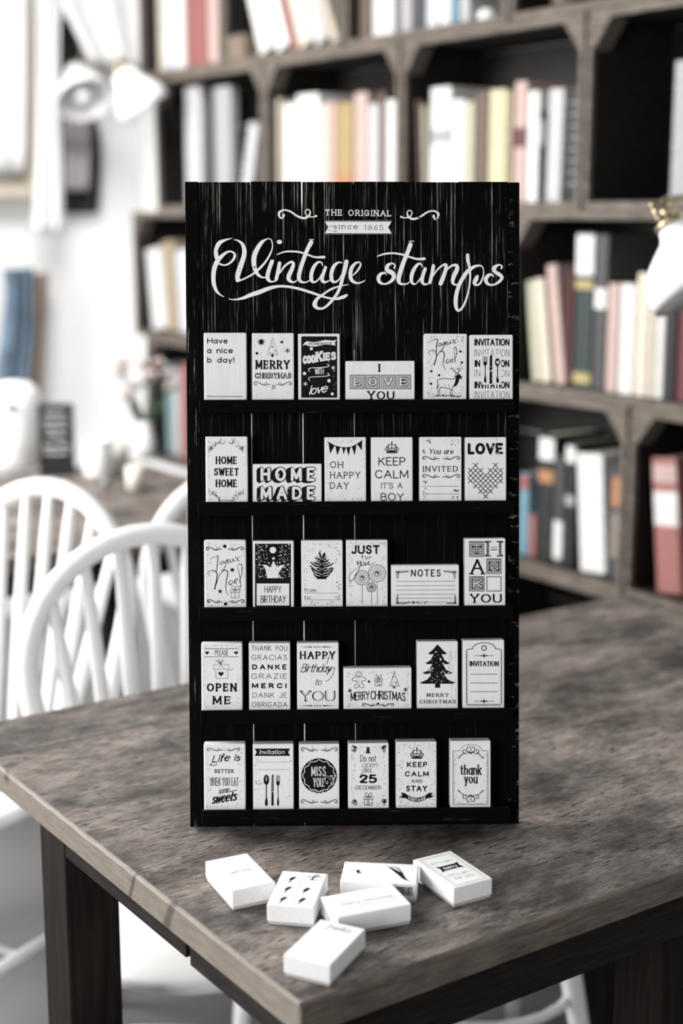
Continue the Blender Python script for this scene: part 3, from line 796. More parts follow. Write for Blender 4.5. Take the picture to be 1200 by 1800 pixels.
# ================================================================== INK: drawn lettering and motifs as flat prints
GL = {
'A': (80, '0,0 40,100 80,0/15,36 65,36'), 'B': (62, '0,0 0,100/~0,100 36,99 53,88 52,66 36,54 0,54/~0,54 40,53 61,40 60,14 40,1 0,0'),
'C': (72, '~70,78 58,95 40,100 15,90 2,65 2,35 15,10 40,0 58,5 70,22'), 'D': (72, '0,0 0,100/~0,100 35,98 61,84 72,50 61,16 35,2 0,0'),
'E': (55, '0,0 0,100/0,100 55,100/0,52 44,52/0,0 55,0'), 'F': (52, '0,0 0,100/0,100 52,100/0,52 42,52'),
'G': (76, '~70,80 58,95 40,100 15,90 2,65 2,35 15,10 40,0 60,6 72,18/72,16 72,45 46,45'), 'H': (70, '0,0 0,100/70,0 70,100/0,52 70,52'),
'I': (0, '0,0 0,100'), 'J': (42, '~42,100 42,60 42,24 34,5 18,0 4,8 0,20'), 'K': (66, '0,0 0,100/64,100 2,42/22,60 66,0'),
'L': (50, '0,0 0,100/0,0 50,0'), 'M': (84, '0,0 2,100/2,100 42,15 82,100/82,100 84,0'), 'N': (70, '0,0 0,100/0,100 70,0/70,0 70,100'),
'O': (82, '%41,50,41,50'), 'P': (58, '0,0 0,100/~0,100 36,99 56,88 58,72 50,54 34,47 0,46'),
'R': (64, '0,0 0,100/~0,100 36,99 54,90 57,73 50,57 34,50 0,49/28,49 64,0'),
'S': (58, '~54,82 44,96 28,100 8,92 3,76 12,60 32,51 50,40 56,22 46,5 26,0 8,6 0,22'), 'T': (66, '33,0 33,100/0,100 66,100'),
'U': (70, '~0,100 0,64 0,34 8,10 35,0 62,10 70,34 70,64 70,100'), 'V': (76, '0,100 38,0 76,100'), 'W': (104, '0,100 26,0 52,90 78,0 104,100'),
'Y': (72, '0,100 36,48 72,100/36,48 36,0'), 'Z': (64, '2,100 62,100 0,0 64,0'),
'a': (50, '%25,33,25,33/50,66 50,0'), 'b': (52, '0,0 0,104/%27,33,26,33'), 'c': (46, '~46,56 26,67 4,52 0,33 6,10 26,-1 46,10'),
'd': (52, '52,0 52,104/%26,33,26,33'), 'e': (52, '1,36 51,36/~51,36 48,56 27,67 5,54 0,33 7,9 28,-1 48,11'), 'f': (32, '~36,98 22,104 12,92 12,66 12,0/0,66 32,66'),
'g': (52, '%26,33,26,33/~52,66 52,-8 44,-28 24,-32 6,-24'), 'h': (46, '0,0 0,104/~0,40 8,60 26,67 42,58 46,38 46,0'), 'i': (0, '0,0 0,66/*0,90'),
'k': (44, '0,0 0,104/42,66 2,26/16,38 44,0'), 'l': (0, '0,0 0,104'), 'm': (80, '0,0 0,66/~0,42 8,60 22,67 36,58 40,40 40,0/~40,42 48,60 62,67 76,58 80,40 80,0'),
'n': (46, '0,0 0,66/~0,40 8,60 26,67 42,58 46,38 46,0'), 'o': (54, '%27,33,27,34'), 'p': (52, '0,66 0,-32/%27,33,26,33'), 'r': (30, '0,0 0,66/~0,40 8,58 18,66 30,64'),
's': (40, '~38,56 22,67 6,60 5,46 20,36 36,26 38,10 20,-1 2,8'), 't': (32, '~12,92 12,50 12,20 18,2 32,2/0,66 32,66'), 'u': (46, '~0,66 0,26 6,6 22,-1 38,8 46,28/46,66 46,0'),
'v': (46, '0,66 23,0 46,66'), 'w': (70, '0,66 17,0 35,60 53,0 70,66'), 'x': (44, '0,66 44,0/44,66 0,0'), 'y': (46, '0,66 24,2/46,66 14,-32'),
'1': (26, '16,0 16,100/~16,100 10,88 0,80'), '2': (54, '~2,76 12,96 30,100 50,88 50,66 30,36 2,2/0,0 54,0'), '5': (54, '48,100 9,100 5,56/~5,56 24,62 48,52 53,28 42,6 20,0 0,10'),
'6': (54, '~46,96 24,88 6,56 1,28/%27,28,26,29'), '8': (52, '%26,75,21,25/%26,25,26,26'),
'!': (0, '0,32 0,104/*0,4'), ':': (0, '*0,8/*0,58'), '.': (0, '*0,4'), "'": (0, '0,104 0,78'), ' ': (34, ''),
}
def glyph(ch):
    wd, src = GL[ch]; out = []
    for st in [s for s in src.split('/') if s]:
        if st[0] == '*':
            x, y = map(float, st[1:].split(',')); out.append(('dot', [(x, y)]))
        elif st[0] == '%':
            cx, cy, rx, ry = map(float, st[1:].split(','))
            out.append(('loop', [(cx + rx * math.cos(i * math.pi / 12), cy + ry * math.sin(i * math.pi / 12)) for i in range(24)]))
        else:
            P = [tuple(map(float, q.split(','))) for q in st.lstrip('~').split()]
            out.append(('curve', catmull(P, 6)) if st[0] == '~' else ('line', P))
    return wd, out
def text_width(s, gap):
    wd = 0
    for i, c in enumerate(s): wd += GL[c][0] + (gap if i < len(s) - 1 else 0)
    return wd

class Ink:
    """flat shapes in drawing coordinates (x right, y down), later laid on a face"""
    def __init__(s, ox=0, oy=0, sc=1): s.ox, s.oy, s.sc, s.P = ox, oy, sc, []
    def frame(s, ox, oy, sc): s.ox, s.oy, s.sc = ox, oy, sc; return s
    def poly(s, pts, mat=0, lay=0):
        s.P.append(([(s.ox + x / s.sc, s.oy + y / s.sc) for x, y in pts], mat, lay))
    def disc(s, x, y, r, mat=0, lay=0, ry=None, n=18):
        ry = ry or r
        s.poly([(x + r * math.cos(2 * math.pi * i / n), y + ry * math.sin(2 * math.pi * i / n)) for i in range(n)], mat, lay)
    def rect(s, x0, y0, x1, y1, mat=0, lay=0): s.poly([(x0, y0), (x1, y0), (x1, y1), (x0, y1)], mat, lay)
    def ribbon(s, pts, ws, mat=0, lay=0, closed=False):
        k = len(pts); L = []; Rr = []
        for i, (x, y) in enumerate(pts):
            a = pts[i - 1] if (i or closed) else pts[i]
            b = pts[(i + 1) % k] if (i < k - 1 or closed) else pts[i]
            dx, dy = b[0] - a[0], b[1] - a[1]; d = math.hypot(dx, dy) or 1
            h = ws[i] / 2
            L.append((x - dy / d * h, y + dx / d * h)); Rr.append((x + dy / d * h, y - dx / d * h))
        for i in range(k if closed else k - 1):
            j = (i + 1) % k
            s.poly([L[i], L[j], Rr[j], Rr[i]], mat, lay)
    def line(s, pts, wd, mat=0, lay=0, closed=False):
        k = len(pts)
        for i in range(k if closed else k - 1):
            s.ribbon([pts[i], pts[(i + 1) % k]], [wd, wd], mat, lay)
            if wd > 2.5 and (i or closed): s.disc(pts[i][0], pts[i][1], wd / 2, mat, lay, n=10)
    def curve(s, pts, wd, mat=0, lay=0, closed=False, n=6):
        """pts may carry their own width as a third number"""
        if len(pts[0]) == 3: q = catmull(pts, n, closed)
        else: q = [(x, y, wd) for x, y in catmull(pts, n, closed)]
        s.ribbon([(x, y) for x, y, _ in q], [max(0.3, z) for _, _, z in q], mat, lay, closed)
    def brush(s, txt, n=7, mat=0, lay=0, dx=0, dy=0):
        P = [tuple(map(float, q.split(','))) for q in txt.split()]
        P = [(x + dx, y + dy, wd) for x, y, wd in P]
        s.curve(P, 0, mat, lay, n=n)
        for x, y, wd in (P[0], P[-1]): s.disc(x, y, wd / 2, mat, lay, n=12)
    def text(s, st, x0, x1, base, h, wt=.12, serif=None, contrast=0, slant=0, gap=None, mat=0, lay=0, rise=0, warp=None, join=False, dx=0, dy=0):
        """wt: stroke weight over cap height; serif: slab length over height; contrast: thin strokes' share cut away"""
        if gap is None: gap = 13 + wt * 95 + (serif * 130 if serif else 0)
        W = text_width(st, gap)
        kx = (x1 - x0 - wt * h * .9) / W if W else h / 100
        ky = h * (1 - wt * .0) / 100
        bx = x0 + wt * h * .45
        def P(x, y):
            X = bx + x * kx + slant * y * ky; Y = base - y * ky
            Y += rise * (X - x0) / max(1e-6, x1 - x0)
            if warp: X, Y = warp(X, Y)
            return X + dx, Y + dy
        wd = wt * h; hw = wd / 2 / ky                  # keep ink inside base and cap line
        def V(y):                                       # squeeze strokes so that their edges stay on the lines
            return hw + y * (100 - 2 * hw) / 100
        X = 0
        for c in st:
            gw, strokes = glyph(c)
            allp = []
            for kd, pts in strokes: allp.append([(X + x, V(y)) for x, y in pts])
            for si, (kd, pts) in enumerate(strokes):
                p = allp[si]
                if kd == 'dot':
                    q = P(*p[0]); s.disc(q[0], q[1], max(wd * .62, h * .05), mat, lay, n=10); continue
                q = [P(*a) for a in p]
                k = len(q); closed = kd == 'loop'
                def wdir(a, b):
                    dx, dy = b[0] - a[0], b[1] - a[1]; d = math.hypot(dx, dy) or 1
                    return wd * (1 - contrast * (1 - abs(dy / d)) ) if not slant else wd * (1 - contrast * (0.5 - 0.5 * (dy / d * (1 if dy > 0 else .2))))
                if kd == 'line':
                    for i in range(k - 1):
                        ww = wdir(q[i], q[i + 1]); s.ribbon([q[i], q[i + 1]], [ww, ww], mat, lay)
                        s.disc(q[i][0], q[i][1], ww / 2, mat, lay, n=8); s.disc(q[i + 1][0], q[i + 1][1], ww / 2, mat, lay, n=8)
                else:
                    ws = []
                    for i in range(k):
                        a = q[i - 1] if (i or closed) else q[i]; b = q[(i + 1) % k] if (i < k - 1 or closed) else q[i]
                        ws.append(wdir(a, b))
                    s.ribbon(q, ws, mat, lay, closed)
                    if not closed:
                        s.disc(*q[0], ws[0] / 2, mat, lay, n=8); s.disc(*q[-1], ws[-1] / 2, mat, lay, n=8)
                if serif and not closed:
                    for e, nb in ((0, 1), (-1, -2)):
                        ex, ey = pts[e]; tx, ty = pts[nb][0] - ex, pts[nb][1] - ey
                        near = any(math.hypot(ex - ox, ey - oy) < 7 for sj, (kk, pp) in enumerate(strokes) if sj != si for ox, oy in pp)
                        sl = serif * 100; tw = max(.35 * wd, min(wd * .55, h * .11)) if contrast else min(wd * .75, h * .12)
                        E = (X + ex, V(ey))
                        if abs(ty) > abs(tx) * .8 and kd == 'line':
                            if ey not in (0, 100, 104, 66, -32): continue
                            k2 = sl * ky / kx
                            yy = E[1] + (-hw if ey < 50 else hw) + (1 if ey < 50 else -1) * tw / 2 / ky
                            s.ribbon([P(E[0] - k2, yy), P(E[0] + k2, yy)], [tw, tw], mat, lay)
                        elif not near:
                            sg = -1 if ey > 80 else (1 if ey < 20 else 0)
                            lo, hi = (0, sl * 1.5) if sg > 0 else ((-sl * 1.5, 0) if sg < 0 else (-sl * .8, sl * .8))
                            s.ribbon([P(E[0], E[1] + lo), P(E[0], E[1] + hi)], [tw, tw], mat, lay)
            X += gw + gap
    # ---- motifs
    def specks(s, x0, y0, x1, y1, n, r=2.2, mat=0, lay=0, seed=1, keep=None):
        rd = random.Random(seed)
        for _ in range(n):
            x, y = rd.uniform(x0, x1), rd.uniform(y0, y1)
            if keep and not keep(x, y): continue
            q = r * rd.uniform(.3, 1.25)
            s.disc(x, y, q, mat, lay, ry=q * rd.uniform(.5, 1.1), n=6)
    def border_specks(s, x0, y0, x1, y1, n=90, d=32, r=2.2, seed=1, mat=0):
        rd = random.Random(seed)
        for _ in range(int(n * 1.6)):
            e = rd.random()
            cx, cy = rd.uniform(x0, x1), rd.uniform(y0, y1)
            off = abs(rd.gauss(0, d * .5))
            if e < .28: cx = x0 + off
            elif e < .56: cx = x1 - off
            elif e < .78: cy = y1 - off
            else: cy = y0 + off
            cx = min(max(cx, x0), x1); cy = min(max(cy, y0), y1)
            q = r * .82 * rd.uniform(.3, 1.2)
            if rd.random() < .3: s.line([(cx, cy), (cx + rd.uniform(-7, 7), cy + rd.uniform(-6, 6))], q * .9, mat)
            else: s.disc(cx, cy, q, mat, 0, ry=q * rd.uniform(.6, 1), n=6)
    def star(s, x, y, r, n=8, inner=.4, mat=0, lay=0, rot=0):
        s.poly([(x + (r if i % 2 == 0 else r * inner) * math.sin(math.pi * i / n + rot), y - (r if i % 2 == 0 else r * inner) * math.cos(math.pi * i / n + rot)) for i in range(2 * n)], mat, lay)
    def flake(s, x, y, r, wd=4, mat=0, lay=0):
        for i in range(3):
            a = math.pi * i / 3 + math.pi / 2
            s.line([(x - r * math.cos(a), y - r * math.sin(a)), (x + r * math.cos(a), y + r * math.sin(a))], wd, mat, lay)
    def scroll(s, x0, x1, y, h, wd=4, mat=0, lay=0, flip=False, up=1):
        """curl flourish: large curl at one end, small loop at the other"""
        def m(u, v): return ((x1 - (x1 - x0) * u) if flip else (x0 + (x1 - x0) * u), y - up * h * v)
        pts = [(.17, .05, .9), (.10, -.45, .8), (.02, -.1, 1.3), (.03, .55, 1.3), (.16, .75, 1), (.36, .3, 1.2), (.58, -.35, 1.4), (.76, -.3, 1.1), (.83, .25, .8), (.74, .5, .7), (.66, .15, .7), (.76, -.2, .7), (.98, -.1, .8)]
        s.curve([(*m(u, v), wd * z) for u, v, z in pts], wd, mat, lay)
        q = m(.17, .05); s.disc(q[0], q[1], wd * .8, mat, lay, n=8); q = m(.98, -.1); s.disc(q[0], q[1], wd * .9, mat, lay, n=8)
    def heart(s, x, y, r, mat=0, lay=0):
        s.poly([(x + r * .062 * 16 * math.sin(t) ** 3, y - r * .062 * (13 * math.cos(t) - 5 * math.cos(2 * t) - 2 * math.cos(3 * t) - math.cos(4 * t)) ) for t in [2 * math.pi * i / 28 for i in range(28)]], mat, lay)
    def loop(s, pts, wd, mat=0, lay=0): s.line(pts, wd, mat, lay, True)
    def box(s, x0, y0, x1, y1, wd, mat=0, lay=0): s.loop([(x0, y0), (x1, y0), (x1, y1), (x0, y1)], wd, mat, lay)
    def gift(s, x0, y0, x1, y1, wd=3):
        w_ = x1 - x0; ym = y0 + (y1 - y0) * .3; cx = (x0 + x1) / 2
        s.box(x0, y0, x1, ym, wd); s.box(x0 + w_ * .08, ym, x1 - w_ * .08, y1, wd)
        s.line([(cx - w_ * .08, y0), (cx - w_ * .08, y1)], wd * .7); s.line([(cx + w_ * .08, y0), (cx + w_ * .08, y1)], wd * .7)
        for d in (-1, 1):
            s.curve([(cx, y0), (cx + d * w_ * .3, y0 - w_ * .12), (cx + d * w_ * .34, y0 - w_ * .42), (cx + d * w_ * .12, y0 - w_ * .38)], wd, closed=True)
            s.line([(cx, y0), (cx + d * w_ * .22, y0 + w_ * .14)], wd)
        s.disc(cx, y0 - w_ * .03, w_ * .07)
    def crown(s, x, y, w_, h, wd=4):
        a = w_ / 2
        s.rect(x - a * .82, y + h * .34, x + a * .82, y + h * .5)
        for u, v in ((-1, .05), (-.55, -.3), (0, -.36), (.55, -.3), (1, .05)):
            s.curve([(x + a * .82 * (u if abs(u) == 1 else u * .9) * .95, y + h * .36), (x + a * u, y + h * v + h * .1), (x + a * u * .45, y - h * .22)], wd)
        s.curve([(x - a * .8, y + h * .22), (x, y + h * .30), (x + a * .8, y + h * .22)], wd * 1.2)
        s.disc(x, y - h * .28, w_ * .07); s.rect(x - wd * .4, y - h * .52, x + wd * .4, y - h * .2); s.rect(x - wd * 1.1, y - h * .46, x + wd * 1.1, y - h * .4)
        for u in (-.5, -.17, .17, .5): s.disc(x + u * w_ * .7, y + h * .08, w_ * .055)
    def fir(s, x, y0, y1, w_, tiers=4, mat=0, lay=0):
        H = y1 - y0; tr = H * .1; Hh = H - tr; L = []
        for i in range(tiers):
            yb = y0 + Hh * (i + 1) / tiers; ww = w_ / 2 * (.36 + .64 * (i + 1) / tiers)
            yn = yb - Hh * .05
            L += [(ww * .55, yb - Hh / tiers * .42), (ww * .8, yb - Hh / tiers * .2), (ww, yb - Hh / tiers * .1), (ww * .82, yb + H * .01)]
            L += [(ww * .42, yb + H * .0)] if i < tiers - 1 else [(w_ * .07, yb + H * .005)]
        R_ = [(x, y0)] + [(x + a, b) for a, b in L] + [(x + w_ * .07, y1)]
        Lf = [(2 * x - a, b) for a, b in R_[1:]][::-1]
        s.poly(R_ + Lf, mat, lay)
    def fork(s, x, y0, y1, w_, mat=0, lay=0):
        h = y1 - y0; ym = y0 + h * .36
        for u in (-.42, -.14, .14, .42): s.line([(x + u * w_, y0), (x + u * w_, y0 + h * .22)], w_ * .14, mat, lay)
        s.poly([(x - w_ * .5, y0 + h * .2), (x + w_ * .5, y0 + h * .2), (x + w_ * .42, y0 + h * .3), (x + w_ * .12, ym), (x + w_ * .1, y0 + h * .7), (x + w_ * .3, y0 + h * .88), (x + w_ * .22, y1 - h * .01), (x, y1), (x - w_ * .22, y1 - h * .01), (x - w_ * .3, y0 + h * .88), (x - w_ * .1, y0 + h * .7), (x - w_ * .12, ym), (x - w_ * .42, y0 + h * .3)], mat, lay)
    def spoon(s, x, y0, y1, w_, mat=0, lay=0):
        h = y1 - y0
        s.disc(x, y0 + h * .16, w_ * .55, mat, lay, ry=h * .165)
        s.poly([(x - w_ * .12, y0 + h * .3), (x + w_ * .12, y0 + h * .3), (x + w_ * .1, y0 + h * .7), (x + w_ * .3, y0 + h * .9), (x + w_ * .2, y1), (x - w_ * .2, y1), (x - w_ * .3, y0 + h * .9), (x - w_ * .1, y0 + h * .7)], mat, lay)
    def knife(s, x, y0, y1, w_, mat=0, lay=0):
        h = y1 - y0
        s.poly([(x - w_ * .3, y0 + h * .08), (x, y0), (x + w_ * .4, y0 + h * .02), (x + w_ * .42, y0 + h * .54), (x - w_ * .4, y0 + h * .54)], mat, lay)
        s.poly([(x - w_ * .34, y0 + h * .56), (x + w_ * .36, y0 + h * .56), (x + w_ * .44, y0 + h * .97), (x, y1), (x - w_ * .42, y0 + h * .97)], mat, lay)
    def build(s, name, mapper, mats, parent):
        m = MB()
        for q, (pts, mat, lay) in enumerate(s.P):
            lay = lay + (q % 40) * 0.02
            a = sum(pts[i][0] * pts[(i + 1) % len(pts)][1] - pts[(i + 1) % len(pts)][0] * pts[i][1] for i in range(len(pts)))
            if a < 0: pts = pts[::-1]
            # y runs down, so this order faces the reader
            m.add([mapper(x, y, lay) for x, y in pts[::-1]], [tuple(range(len(pts)))], mat)
        return m.build(name, mats, parent, fix=False)

# ================================================================== THE DISPLAY BOARD
TAU = R(9.1)
base = (at_height(331, 1459, 0.75) + at_height(909, 1453, 0.75)) / 2
M_BOARD = Matrix.Translation((base.x, base.y, 0.7532)) @ RZ(R(1.45)) @ Matrix.Rotation(-TAU, 4, 'X')
MBI = M_BOARD.inverted()
CAMP = MBI @ Vector((0, 0, CAMH))
def on_board(px, py, off=0.0):
    d = MBI.to_3x3() @ sight(px, py)
    t = (-off - CAMP.y) / d.y
    p = CAMP + d * t
    return p.x, p.z
TH = 0.018
board = empty('stamp_display_board', M_BOARD, 'tall black wooden display board with five ledges of stamps and white title lettering', 'display')
ztop = on_board(620, 319.5)[1]
def cols(px): return on_board(px, 885)[0]
edges = [353, 443, 533, 623, 714, 804, 893]
def slab(a, b, name, mat, z0=0.0, zt=ztop):
    """upright board whose foot is cut to stand on the table"""
    dz = TH * math.tan(TAU)
    m = MB()
    vs = [(x, y, z) for x in (a, b) for (y, z) in ((0, z0), (TH, z0 + dz - 0.0005), (TH, zt), (0, zt))]
    m.add(vs, [(0, 1, 2, 3), (7, 6, 5, 4), (0, 4, 5, 1), (1, 5, 6, 2), (2, 6, 7, 3), (3, 7, 4, 0)])
    return m.build(name, mat, board, 0.0005, 1)
gapw = {443: .00085, 533: .0011, 623: .0005}
for i in range(6):
    a = cols(edges[i]) + gapw.get(edges[i], .0003) / 2
    b = cols(edges[i + 1]) - gapw.get(edges[i + 1], .0003) / 2
    slab(a, b, 'plank', M['plank'], zt=ztop + (-.0004, .0003, 0, .0002, -.0003, .0001)[i])
slab(cols(329.6), cols(353) - .0002, 'side_rail', M['rail_left'])
slab(cols(893) + .0002, cols(912.3), 'side_rail', M['rail'], zt=ztop - 0.0005)
st = MB()
for e in (443, 533, 623):
    st.box(cols(e) - gapw[e] * .5, cols(e) + gapw[e] * .5, 0.0006, 0.004, 0.01, ztop - 0.18)
st.build('gap_light_strip', M['gap_light'], board)  # pale strips painted in for the light showing through the gaps
# strut that holds it up from behind
bb = MB(); zq = 0.55
c_, s_ = math.cos(TAU), math.sin(TAU)
def world_to_board(y, z): return (y * c_ - z * s_, y * s_ + z * c_)   # (behind, up) seen in board axes
f0 = world_to_board(0.235, 0.0045); 
P0 = (TH + 0.0005, zq); dirv = Vector((f0[0] - P0[0], f0[1] - P0[1])).normalized(); nv = Vector((-dirv.y, dirv.x)) * 0.006
bb.prism([(P0[0] + 0.001, P0[1] + .02), (P0[0] + 0.001, P0[1] - .01), (f0[0] - nv.x, f0[1] - nv.y), (f0[0] + nv.x, f0[1] + nv.y)], 'x', -0.03, 0.03)
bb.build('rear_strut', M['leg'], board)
# ledges: floor and lip
LEDGE = [((350, 701, 724), (903, 703, 726)), ((348, 881.5, 905.5), (903, 881, 905)), ((349, 1067, 1091), (900.5, 1066, 1090)),
         ((352, 1249, 1273), (900, 1246, 1270)), ((354, 1424, 1447), (896.5, 1421.5, 1445))]
LIP = 0.030; FLOOR = []
for (xa_, ya, yb), (xb_, yc, yd) in LEDGE:
    a, za = on_board(xa_, (ya + yb) / 2, LIP); b, zb_ = on_board(xb_, (yc + yd) / 2, LIP)
    zu = (on_board(xa_, ya, LIP)[1] + on_board(xb_, yc, LIP)[1]) / 2
    zl = (on_board(xa_, yb, LIP)[1] + on_board(xb_, yd, LIP)[1]) / 2
    prof = [(-0.0003, zl), (-LIP, zl), (-LIP, zu), (-LIP + .0055, zu), (-LIP + .0055, zu - .0028), (-0.0003, zu - .0028)]
    MB().prism(prof, 'x', a, b).build('ledge', M['ledge'], board, 0.0008)
    FLOOR.append(zu - .0028)

# title
ink = Ink()
ink.frame(360, 400, 7.5)
for t_ in ('250,912,8 200,885,20 150,830,38 118,740,52 112,640,58 125,540,60 165,440,60 230,370,45 290,325,30 340,315,22 385,340,28 392,385,34 360,440,28 300,485,22 240,495,20 185,475,25',
           '360,139,5 270,165,28 190,205,55 148,290,52 150,370,56 165,420,50', '385,160,8 430,170,20 490,215,40 520,300,56 510,390,60 470,510,66 435,620,66 430,695,52',
           '430,700,40 480,690,22 560,655,22 650,600,26 730,530,30 800,450,26 860,350,22 890,260,14 885,195,14 865,155,14 830,147,12 790,165,25 740,205,50 685,290,60 650,380,64 645,470,62 665,560,52 700,620,40 750,655,24 800,660,16',
           '885,445,50 850,540,52 825,640,54 840,692,44 880,715,22 940,700,18', '983,470,46 968,560,48 940,680,46', '985,600,20 1050,510,26 1130,455,30 1165,475,42 1150,540,50 1105,640,58 1112,695,46 1170,722,22 1215,695,16',
           '950,355,12 1050,320,20 1150,315,24 1250,325,24 1360,360,22 1450,390,24 1570,390,36',
           '315,942,8 400,950,18 500,930,36 600,890,52 720,850,58 850,800,48 970,775,34 1100,780,32 1250,810,34 1380,850,34 1500,890,30 1610,925,26 1730,940,32 1830,912,46 1870,890,28'):
    ink.brush(t_)
ink.disc(982, 190, 35, ry=28)
ink.frame(500, 400, 7.5)
for t_ in ('350,195,58 300,290,52 250,420,52 205,560,54 188,660,52 215,712,36 280,722,18 345,685,12', '500,500,14 485,462,18 440,458,30 385,520,46 352,620,50 357,698,44 395,720,26 450,680,18 500,600,18',
           '540,525,40 510,610,44 492,680,46 520,720,34 580,705,16 612,683,10', '755,465,12 710,460,24 650,510,46 618,600,50 622,690,48 665,720,28 720,680,18 770,590,14',
           '815,450,56 790,560,56 755,700,44 725,800,40 680,890,38 600,990,36 520,1058,28 440,1065,36 397,1015,60 430,940,42 510,880,28 600,820,28 700,780,20 845,750,8',
           '900,630,14 960,570,24 1000,500,22 990,460,16 940,468,30 885,530,48 867,620,50 885,695,46 950,732,26 1020,720,18 1060,695,8'):
    ink.brush(t_)
ink.line([(322, 158), (384, 158)], 10)
ink.frame(640, 400, 7.5)
for t_ in ('395,535,22 405,500,20 370,472,20 310,500,46 300,560,56 370,600,60 390,650,52 350,710,38 270,745,22 203,720,42 187,660,50 220,610,38 270,600,22 293,625,8', '608,225,58 570,330,54 520,450,56 470,600,60 452,690,56 480,742,32 560,742,18 612,703,10',
           '168,380,10 260,350,24 380,338,24 500,357,26 620,395,26 700,415,28 792,412,36', '770,520,10 745,480,20 700,490,36 645,570,48 620,660,48 630,728,34 670,745,20 720,700,18 780,600,16', '802,545,44 770,640,46 763,718,44 800,750,26 850,735,14',
           '910,505,44 895,600,46 865,725,42', '900,650,14 960,560,20 1030,500,26 1078,495,38 1062,590,50 1022,700,56 1005,740,54', '1070,580,16 1140,510,26 1210,498,40 1223,545,56 1180,640,56 1165,720,42 1200,755,22 1250,738,12'):
    ink.brush(t_)
ink.line([(586, 181), (656, 181)], 11)
ink.frame(760, 400, 7.5)
for t_ in ('462,365,46 465,430,46 480,500,34 495,600,26 490,720,24 470,850,22 430,980,26 380,1070,30 330,1092,34 305,1020,50 310,900,54 345,770,50 390,680,50 450,590,52 530,525,42 600,502,28 650,512,16 672,570,12 665,650,18 630,730,26 590,758,24 552,735,48 575,675,58 592,640,32',
           '905,540,22 915,510,18 870,492,24 810,535,54 820,580,44 880,620,50 915,660,40 870,720,36 790,758,22 722,738,40 702,680,50 740,627,42 790,625,20 805,650,8'):
    ink.brush(t_)
def flat(parent_off, lift=0.00015):
    def f(x, y, lay):
        a, b = on_board(x, y, parent_off)
        return (a, -parent_off - lift - lay * 0.0001, b)
    return f
ink.build('title_lettering', flat(0), [M['title']], board)
ink = Ink(480, 350, 4)
fl_ = '75,112,18 65,135,10 46,126,13 42,95,17 75,77,11 120,87,12 170,120,14 218,134,16 253,115,14 258,84,8 240,73,7 225,90,7 240,118,8 270,126,8 302,121,9'
P = [tuple(map(float, q.split(','))) for q in fl_.split()]
ink.curve(P, 0); ink.disc(301, 119, 8); ink.disc(73, 113, 9)
ink.curve([(1201 - x, y + 6, z) for x, y, z in P], 0); ink.disc(900, 125, 8); ink.disc(1128, 119, 9)
ink.build('flourish', flat(0), [M['title']], board)
ink = Ink(480, 350, 4)
ink.text('THE ORIGINAL', 366, 828, 115, 43, .14, serif=.16, rise=7)
ink.build('small_lettering', flat(0), [M['title']], board)
ink = Ink(480, 350, 4)
ink.poly([(363, 157), (832, 158), (808, 198), (832, 241), (363, 240), (388, 198)])
for yy_ in (151, 246):
    for i in range(78): ink.rect(366 + i * 6, yy_ - 1.2, 368.6 + i * 6, yy_ + 1.2)
ink.text('since', 425, 592, 212, 40, .1, serif=.13, mat=1, lay=1)
ink.text('1865', 642, 774, 218, 36, .09, serif=.1, mat=1, lay=1)
ink.build('ribbon_banner', flat(0), [M['title'], M['ink']], board)

# ================================================================== STAMPS ON THE BOARD
BLK, DIE = 0.0175, 0.003
FRONT = BLK + DIE + 0.0004
INKS = [M['ink'], M['white_ink'], M['grey_ink']]
def stamp_body(w_, h, name='rubber_stamp'):
    """block standing upright: face towards -y, foot at z = 0, rubber die behind"""
    o = MB().box(-w_ / 2, w_ / 2, 0, BLK, 0, h).build(name, M['stamp'], bevel=0.0011)
    MB().box(-w_ / 2 + .0012, w_ / 2 - .0012, BLK, BLK + DIE, 0.0012, h - 0.0012).build('rubber_die', M['die'], o)
    return o
def stamp(row, xl, xr, yt, label, draw, fr=None, tilt=0):
    a, zt = on_board(xl, yt, FRONT); b, _ = on_board(xr, yt, FRONT)
    z0 = FLOOR[row] + 0.0002
    h = zt - z0
    o = stamp_body(b - a, h)
    place(o, M_BOARD @ T((a + b) / 2, -FRONT, z0) @ Matrix.Rotation(R(tilt), 4, 'Y'))
    tag(o, label, 'stamp', 'rubber stamps on the ledges')
    ink = Ink(*fr)
    draw(ink)
    cx = (a + b) / 2
    def mp(x, y, lay):
        u, v = on_board(x, y, FRONT)
        return (u - cx, -0.00012 - lay * 0.00009, max(v - z0, 0.0004))
    ink.build('printed_design', mp, INKS, o)
    return o
def LF(oy): return (330, oy, 4.0)
def RF(oy): return (590, oy, 1200 / 330)

